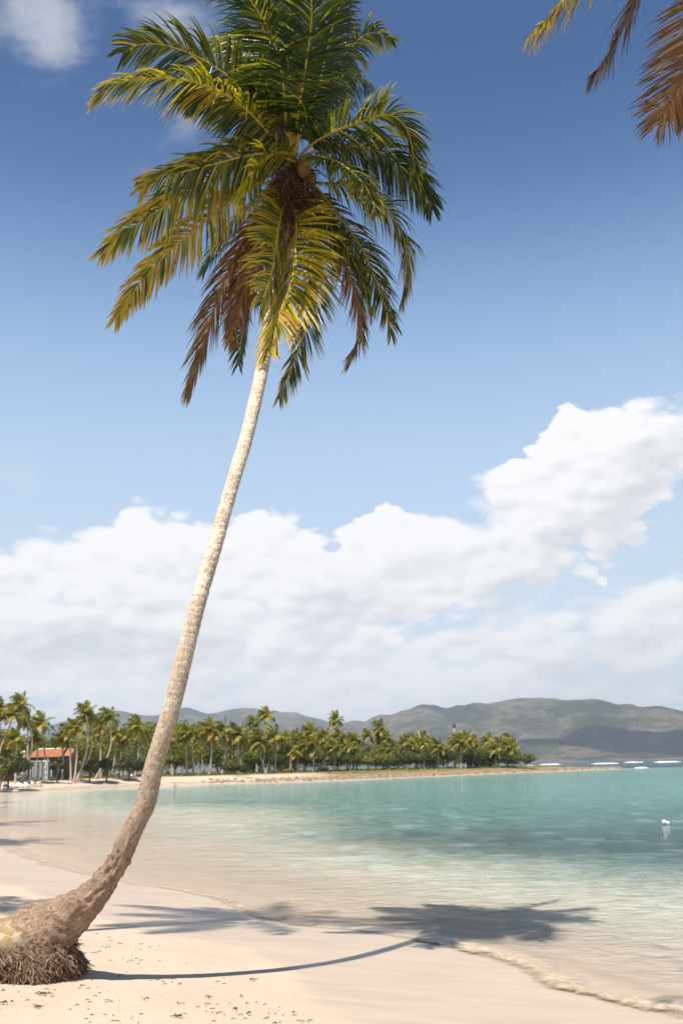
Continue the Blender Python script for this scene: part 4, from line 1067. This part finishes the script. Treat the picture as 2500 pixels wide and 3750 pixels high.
# rocks of the ledge along the point
def rocks():
    b = MB(); r = random.Random(31); m = simple('ledge_rock', (.29, .20, .125), .9, .35, 2., .05, 8)
    C = resample(FARC[62:], 1200)
    for i in range(1500):
        p = C[r.randrange(len(C))]; q = r.random()**1.4; x, y = p[0] + r.gauss(0, .6), p[1] + .5 + q*6
        s = r.uniform(.12, .5)*(1-.3*q); z = gz_arr(x, y)
        b.ball((x, y, z), (s*r.uniform(.9, 1.8), s, s*r.uniform(.35, .7)), 7, 4, jit=.8, seed=i)
    o = b.build('shore_rocks', m, smooth=False); tag(o, 'low brown reef rock lining the far shore of the point', 'rocks', kind='stuff')
_gx = {}
def gz_arr(x, y):
    k = (round(x/1.5), round(y/1.5))
    if k not in _gx: _gx[k] = gz(k[0]*1.5, k[1]*1.5)
    return max(_gx[k], 0)
rocks()
def grass():
    r = np.random.default_rng(8); n = 26000; X = r.uniform(-75, 92, n); Y = r.uniform(180, 350, n); D = sdist(X, Y)
    right = smooth(-14, 2, X)*smooth(205, 240, Y); k = (D > np.where(right > .5, 7, 12)) & (D < 34) & (vf(X*.12, Y*.12, 3) > .38)
    X, Y = X[k], Y[k]; Z = height(X, Y); n = len(X); h = r.uniform(.08, .3, n); a = r.uniform(0, PI, n); w = r.uniform(.12, .3, n)
    V = np.stack([np.stack([X-np.cos(a)*w, Y-np.sin(a)*w, Z-.02], 1), np.stack([X+np.cos(a)*w, Y+np.sin(a)*w, Z-.02], 1),
                  np.stack([X+np.cos(a)*w*.6, Y+np.sin(a)*w*.6+.1, Z+h], 1), np.stack([X-np.cos(a)*w*.7, Y-np.sin(a)*w*.7, Z+h*.8], 1)], 1).reshape(-1, 3)
    A = np.repeat(np.clip(r.normal(.75, .15, n), 0, 1), 4)
    tag(mk('grass', V, np.arange(n*4).reshape(n, 4), M_tree, None, False, {'tint': A}), 'short grass under the palms', 'grass', kind='stuff')
grass()

# ------------------------------------------------------------------ house, pergola, loungers, people
def house():
    Y = front(160)+28; c = at_y(160, 2810, Y); z0 = gz(c[0], c[1]); o = empty('beach_house', (c[0], Y, z0), 'beach house with a terracotta tiled roof half hidden behind the palms', 'house')
    k = Y/F; top = at_y(155, 2742, Y)[2]-z0; eave = at_y(155, 2773, Y)[2]-z0
    x0, x1 = (96-160)*k, (216-160)*k; dep = 7.
    b = MB(); b.box(((x0+x1)/2, dep/2, eave/2), (x1-x0-.8, dep-.6, eave-.05)); b.build('wall', M_wall, o, False)
    # hipped roof with courses of tiles standing proud
    b = MB(); n = 12
    for i in range(n):
        f0, f1 = i/n, (i+1)/n
        for sgn in (0, 1):
            y0 = -.3 + f0*dep*.5 if not sgn else dep+.3-f0*dep*.5; y1 = -.3 + f1*dep*.5 if not sgn else dep+.3-f1*dep*.5
            xa, xb = x0-.3+f0*1.6, x1+.3-f0*.1; za, zb = eave+(top-eave)*f0+.05, eave+(top-eave)*f1+.0
            b.add([(xa, y0, za-.05), (xb, y0, za-.05), (xb, y0, za), (xa, y0, za), (xa+.13, y1, zb), (xb, y1, zb)], [(0, 1, 2, 3), (3, 2, 5, 4)])
    b.add([(x0-.3, -.3, eave), (x0-.3, dep+.3, eave), (x0+1.3, dep/2, top)], [(0, 1, 2)][::-1]); b.add([(x1+.3, -.3, eave), (x1+.3, dep+.3, eave), (x1+.2, dep/2, top)], [(0, 1, 2)])
    rf = b.build('roof', M_roof, o, False)
    b = MB(); b.tube([(x0+1.2, dep/2-.3, top+.02), (x1+.2, dep/2-.3, top+.02)], .12, 6); b.build('ridge_cap', M_white, rf)
    for xx in np.linspace(x0+.9, x1-1.0, 4):
        b = MB(); b.box((xx, .27, eave*.45), (1.0, .08, eave*.6)); w = b.build('window', M_dark, o, False)
        for dx in (-.54, .54): b = MB(); b.box((xx+dx, .24, eave*.45), (.1, .1, eave*.64)); b.build('frame', M_white, w, False)
    for xx in np.linspace(x0+.1, x1-.1, 4):
        b = MB(); b.box((xx, -.15, eave/2), (.11, .11, eave)); b.build('veranda_post', M_white, o, False)
    b = MB(); b.box((x0-.55, .2, (eave+.6)/2), (.5, .5, eave+.6)); b.ball((x0-.55, .2, eave+1.0), .36, 10, 7); b.build('white_pillar', M_white, o, False)
    # second, lower wing to the right
    x2, x3 = (230-160)*k, (248-160)*k
    b = MB(); b.box(((x2+x3)/2, dep/2, eave/2), (x3-x2, dep-1, eave)); b.build('wing_wall', M_wall, o, False)
    b = MB(); b.add([(x2-.2, 0, eave), (x3+.2, 0, eave), (x3+.2, dep/2, top-.2), (x2-.2, dep/2, top-.2), (x2-.2, dep, eave), (x3+.2, dep, eave)], [(0, 1, 2, 3), (3, 2, 5, 4), (0, 3, 4), (1, 5, 2)])
    wr = b.build('wing_roof', M_roof, o, False); b = MB(); b.tube([(x2, dep/2-.2, top-.15), (x3, dep/2-.2, top-.15)], .1, 6); b.build('ridge_cap', M_white, wr)
house()
def pergola():
    Y = front(140)+13; a = at_y(112, 2840, Y); b_ = at_y(168, 2840, Y); z0 = gz(a[0], a[1]); h = at_y(112, 2791, Y)[2]-z0; wd = b_[0]-a[0]
    o = empty('wedding_pergola', (a[0], Y, z0), 'white pergola hung with white flower garlands before the beach house', 'pergola')
    for x in (0, wd*.58):
        for y in (0, 2.4):
            b = MB(); b.box((x, y, h/2), (.24 if not x else .12, .2, h)); b.build('post', M_white, o, False)
    for y in (0, 2.4):
        b = MB(); b.box((wd*.42, y, h+.08), (wd*1.1, .12, .18)); b.build('beam', M_white, o, False)
    for x in np.linspace(-.1, wd*.9, 6):
        b = MB(); b.box((x, 1.2, h+.22), (.1, 3., .1)); b.build('rafter', M_white, o, False)
    r = random.Random(2)
    for x in (wd*.38, wd*.98):
        b = MB(); 
        b.tube([(x, .1, .1), (x, .1, h)], .05, 6)
        for i in range(26): b.ball((x+r.gauss(0, .09), r.gauss(0, .09), .4+(h-.4)*i/25), r.uniform(.07, .13), 6, 4)
        b.build('flower_garland', M_white, o)
pergola()
def person(label, loc, pose='stand', skin=M_skin, cloth=None, rz=0.):
    """one skinned body; hair and clothing are its children"""
    o = empty('person', loc, label, 'person', rz=rz)
    if pose == 'stand':     # feet at z=0, 1.72 m
        J = [((0, 0, .93), .13), ((0, 0, 1.12), .115), ((0, 0, 1.38), .14), ((0, 0, 1.48), .055), ((0, 0, 1.56), .075), ((0, .01, 1.68), .085),
             ((-.19, 0, 1.4), .055), ((-.25, .02, 1.15), .042), ((-.2, -.14, .98), .032), ((.19, 0, 1.4), .055), ((.25, .02, 1.15), .042), ((.2, -.14, .98), .032),
             ((-.1, 0, .86), .09), ((-.11, 0, .5), .06), ((-.11, .02, .08), .04), ((-.11, -.12, .03), .035), ((.1, 0, .86), .09), ((.11, 0, .5), .06), ((.11, .02, .08), .04), ((.11, -.12, .03), .035)]
    else:                   # reclining on a lounger
        J = [((0, 0, .42), .13), ((0, .2, .5), .12), ((0, .44, .66), .13), ((0, .53, .74), .055), ((0, .58, .79), .07), ((0, .66, .87), .085),
             ((-.19, .42, .66), .05), ((-.26, .2, .52), .04), ((-.2, 0, .5), .03), ((.19, .42, .66), .05), ((.26, .2, .52), .04), ((.2, 0, .5), .03),
             ((-.1, -.1, .42), .09), ((-.11, -.45, .6), .06), ((-.11, -.85, .4), .04), ((-.11, -.9, .5), .03), ((.1, -.1, .42), .09), ((.11, -.5, .45), .06), ((.11, -.9, .4), .04), ((.11, -.94, .5), .03)]
    Eg = [(0, 1), (1, 2), (2, 3), (3, 4), (4, 5), (2, 6), (6, 7), (7, 8), (2, 9), (9, 10), (10, 11), (0, 12), (12, 13), (13, 14), (14, 15), (0, 16), (16, 17), (17, 18), (18, 19)]
    me = bpy.data.meshes.new('body'); me.from_pydata([j[0] for j in J], Eg, []); b = bpy.data.objects.new('body', me); COL.objects.link(b); b.parent = o
    me.materials.append(skin); sm = b.modifiers.new('skin', 'SKIN'); b.modifiers.new('sub', 'SUBSURF').levels = 1; b.modifiers['sub'].render_levels = 1
    for i, j in enumerate(J): me.skin_vertices[0].data[i].radius = (j[1], j[1])
    me.skin_vertices[0].data[0].use_root = True; sm.use_smooth_shade = True
    h = J[5][0]; q = MB(); q.ball((h[0], h[1]+.02, h[2]+.02), (.095, .105, .10), 10, 7); q.build('hair', M_hair, o)
    if cloth:
        q = MB(); c = J[0][0]; q.ball((c[0], c[1], c[2]-.02), (.17, .14, .15), 10, 7); q.build('swimwear', cloth, o)
    return o
P0 = at_y(641, 2889, 168); person('person standing waist deep in the bay right of the big trunk, back to the camera', (P0[0], 168, -.95), 'stand', cloth=M_pink)
def lounger(label, x, y, back, cloth, rz):
    Y = front(x)+back; p = at_y(x, 2840, Y); z = gz(p[0], p[1]); o = empty('sun_lounger', (p[0], Y, z), label, 'sun lounger', 'sun loungers on the left beach', rz)
    b = MB(); b.box((0, -.25, .32), (.66, 1.3, .06)); b.build('seat', M_white, o, False)
    b = MB(); b.add([(-.33, .4, .33), (.33, .4, .33), (.33, .95, .8), (-.33, .95, .8), (-.33, .44, .28), (.33, .44, .28), (.33, 1., .76), (-.33, 1., .76)],
                    [(0, 1, 2, 3), (4, 7, 6, 5), (0, 4, 5, 1), (2, 6, 7, 3), (0, 3, 7, 4), (1, 5, 6, 2)]); b.build('backrest', M_white, o, False)
    for sx in (-.28, .28):
        for sy in (-.8, .4): b = MB(); b.box((sx, sy, .145), (.06, .06, .29)); b.build('leg', M_white, o, False)
    if cloth:
        b = MB(); b.box((0, -.25, .36), (.6, 1.2, .03)); t = b.build('beach_towel', cloth, None, False, loc=(p[0], Y, z)); t.rotation_euler = (0, 0, rz)
        tag(t, cloth_label[cloth.name] + ' towel spread on ' + label.split(',')[0].replace('white sun lounger', 'the sun lounger'), 'towel')
    return p, Y, z
cloth_label = {'blue_cloth': 'blue', 'pink_cloth': 'pink', 'red_cloth': 'red', 'orange_cloth': 'orange'}
ll = [('white sun lounger at the far left under the sea grape tree', 22, 1., M_blue, .3), ('white sun lounger second from the left in the tree shade', 42, 0.5, M_pink, .2),
      ('white sun lounger right under the sea grape crown', 60, 1.4, None, -.2), ('white sun lounger with raised back in the sun left of the pergola', 92, .5, None, 1.2),
      ('white sun lounger in front of the left pergola post', 108, 1.2, None, 1.0), ('white sun lounger right in front of the pergola', 130, 1.6, M_red, .8),
      ('white sun lounger right of the pergola', 150, 1., M_pink, .6), ('white sun lounger by the dark bushes near the big trunk', 462, 5, M_orange, .4), ('white sun lounger beside the small rock by the bushes', 488, 5.5, M_orange, .9)]
pos = [lounger(l, x, 0, 6+bk, cl, rz) for l, x, bk, cl, rz in ll]
for lab, i, cl in [('person lying on the leftmost lounger in blue swimwear', 0, M_blue), ('person in red swimwear lying on the lounger before the pergola', 5, M_red), ('person lying on the lounger right of the pergola in pink', 6, M_pink)]:
    p, Y, z = pos[i]; person(lab, (p[0], Y, z), 'lie', cloth=cl, rz=ll[i][4])
def stone(name, label, cat, x, y, z, size, mat, seed):
    p = hit(x, y, z); b = MB(); b.ball((0, 0, size[2]*.4), size, 12, 8, jit=.5, seed=seed); o = b.build(name, mat, loc=(p[0], p[1], gz(p[0], p[1]))); tag(o, label, cat); return o
def log(label, P, r, mat=M_farbark):
    P = np.array(P); o = P[0].copy(); b = MB(); P2 = resample(spline(P-o, 20), 14); b.tube(P2, [r*(1+.2*fbm(i*.7, 1.))*(1-.4*i/13) for i in range(14)], 9)
    ob = b.build('driftwood', mat, loc=o); tag(ob, label, 'driftwood')
a = at_y(-12, 2852, 168); g = lambda x, y: (x, y, gz(x, y)+.25)
log('brown fallen palm stump lying at the left edge of the far beach', [g(a[0]-3, 172), g(a[0]+.5, 170), g(a[0]+3.4, 169)], .5)
q = hit(10, 2957, .25); log('pale tip of a branch reaching over the shallows from the left edge', [(q[0]-4, q[1]+1, .9), (q[0]-1.5, q[1]+.3, .45), (q[0]+.3, q[1], .3)], .12, M_farbark)
stone('boulder', 'pale boulder on the sand between the dark bushes and the small beach', 'rock', 440, 2852, 1., (1.1, .7, .5), simple('pale_rock', (.5, .4, .32), .9, .2), 3)

# white float in the bay
def buoy():
    p = hit(2436, 3018, 0); o = empty('mooring_buoy', (p[0], p[1], 0), 'small white double float bobbing in the bay near the right edge', 'buoy'); o.scale = (.78,)*3
    b = MB(); b.ball((-.09, 0, .12), (.13, .13, .14), 14, 9); b.build('float', M_white, o)
    b = MB(); b.ball((.14, .03, .06), (.11, .11, .11), 14, 9); b.build('float', M_white, o)
    b = MB(); b.tube([(-.09, 0, .1), (.03, .02, .02), (.14, .03, .06)], .015, 6); b.build('rope', M_white, o)
buoy()

# breakers on the reef outside the bay
for lab, xa, xb, y, hh in [('leftmost white breaker showing beside the end bush', 1915, 1962, 2803, 5), ('white breaker just right of the end of the point', 1976, 2055, 2799, 7),
                       ('long thin breaker in the middle of the outer reef', 2166, 2262, 2796, 7), ('near breaker foaming just behind the rock spit', 2112, 2212, 2815, 7),
                       ('short breaker right of the middle one on the outer reef', 2286, 2352, 2791, 6), ('near short breaker on the right side of the reef', 2322, 2370, 2811, 7),
                       ('rightmost large breaker near the picture edge', 2394, 2490, 2790, 8)]:
    xm = (xa+xb)/2; p = hit(xm, y+1, 0); Y = min(p[1], 1000.); k = Y/F; w = (xb-xa)*k; h = hh*k*.6; r = random.Random(int(xa)); n = 60; V = []; Fq = []
    for i in range(n):
        q = i/(n-1); e = math.sin(PI*q)**.45*(.6+.5*fbm(q*7, xa)+.25*fbm(q*30, xa)); x = (q-.5)*w; yo = 2.5*h*fbm(q*3, xa*.1)
        for j, (dy, dz) in enumerate([(-1.6, 0.), (-.9, .45), (-.25, .95), (.3, 1.), (1., .45), (1.8, -.02)]):
            V.append((x, yo + dy*h*1.3, max(-.1, dz*h*e*(1+.3*fbm(x*.5, j*2.)))))
    Fq = [(i*6+j, (i+1)*6+j, (i+1)*6+j+1, i*6+j+1) for i in range(n-1) for j in range(5)]
    pc = at_y(xm, y, Y); o = mk('breaking_wave', V, Fq, M_surf, None, True, loc=(pc[0], Y, 0)); tag(o, lab, 'breaking wave', 'breakers on the reef')
def shore_pale():
    pass

# ------------------------------------------------------------------ litter on the sand
M_weed = simple('dry_weed', (.13, .065, .035), .9, .3, 30)
def litter(label, x, y, size, n, seed, cat='seaweed'):
    p = hit(x, y, .45); p[2] = gz(p[0], p[1]); b = MB(); r = random.Random(seed)
    for i in range(n):
        a = r.uniform(-.5, .5) if r.random() < .6 else r.uniform(0, PI); c = Vector((r.gauss(0, size*.35), r.gauss(0, size*.22), .008+r.random()*.02)); L = size*r.uniform(.25, .6)
        d = Vector((math.cos(a), math.sin(a), 0)); b.tube([c-d*L/2, c+Vector((r.gauss(0, .01), r.gauss(0, .01), .012)), c+d*L/2], [.002, .005, .002], 4)
    o = b.build('dry_seaweed', M_weed, loc=p); tag(o, label, cat)
for a_ in [('dark twig lying in the middle of the trunk shadow', 922, 3567, .12, 14), ('longest dry seaweed strand below the root ball', 155, 3691, .2, 26), ('dry seaweed scrap at the very bottom left corner', 15, 3742, .14, 22),
           ('dry seaweed scrap at the bottom edge right of the corner one', 140, 3747, .12, 18), ('small dark weed tuft lower right of the root ball', 535, 3682, .07, 12), ('reddish weed tuft under the trunk shadow', 762, 3655, .07, 12),
           ('round dark weed knot near the bottom of the sand', 861, 3693, .05, 14), ('spiky dark weed knot right of the round one', 912, 3708, .06, 16), ('weed line along the bottom edge below the tufts', 660, 3745, .16, 22),
           ('lone dark scrap near the bottom edge on the right', 1012, 3741, .07, 12), ('dark scrap just below the trunk shadow', 885, 3640, .05, 8), ('thin twig between the root ball and the trunk shadow', 390, 3480, .09, 8),
           ('long thin twig above the start of the trunk shadow', 470, 3536, .12, 6), ('bigger scrap among the specks at the bottom centre', 655, 3690, .07, 9)]:
    litter(a_[0], a_[1], a_[2], a_[3]*.75, int(a_[4]*.6), seed=int(a_[1]))
def specks():
    r = random.Random(6); b = MB(); n = 0
    while n < 300:
        x, y = r.uniform(-200, 1250), r.uniform(3330, 3900)
        if y < 3440 and r.random() < .5: continue
        if x > 600 + (y-3450)*2.1: continue
        p = hit(x, y, .45); 
        if fbm(p[0]*1.3, p[1]*1.3, 5.) < -.05 and r.random() < .75: continue
        z = gz_arr2(p[0], p[1]); a = r.gauss(0, .5); L = r.uniform(.008, .035)*(1 if r.random() < .9 else 2.2); d = Vector((math.cos(a), math.sin(a), 0)); c = Vector((p[0], p[1], z+.004))
        b.tube([c-d*L, c+Vector((0, r.gauss(0, L*.3), .006)), c+d*L], [.002, .0045, .002], 4); n += 1
    tag(b.build('beach_litter', M_weed), 'fine weed specks scattered over the dry sand', 'litter', kind='stuff')
def gz_arr2(x, y): return gz(x, y)
specks()
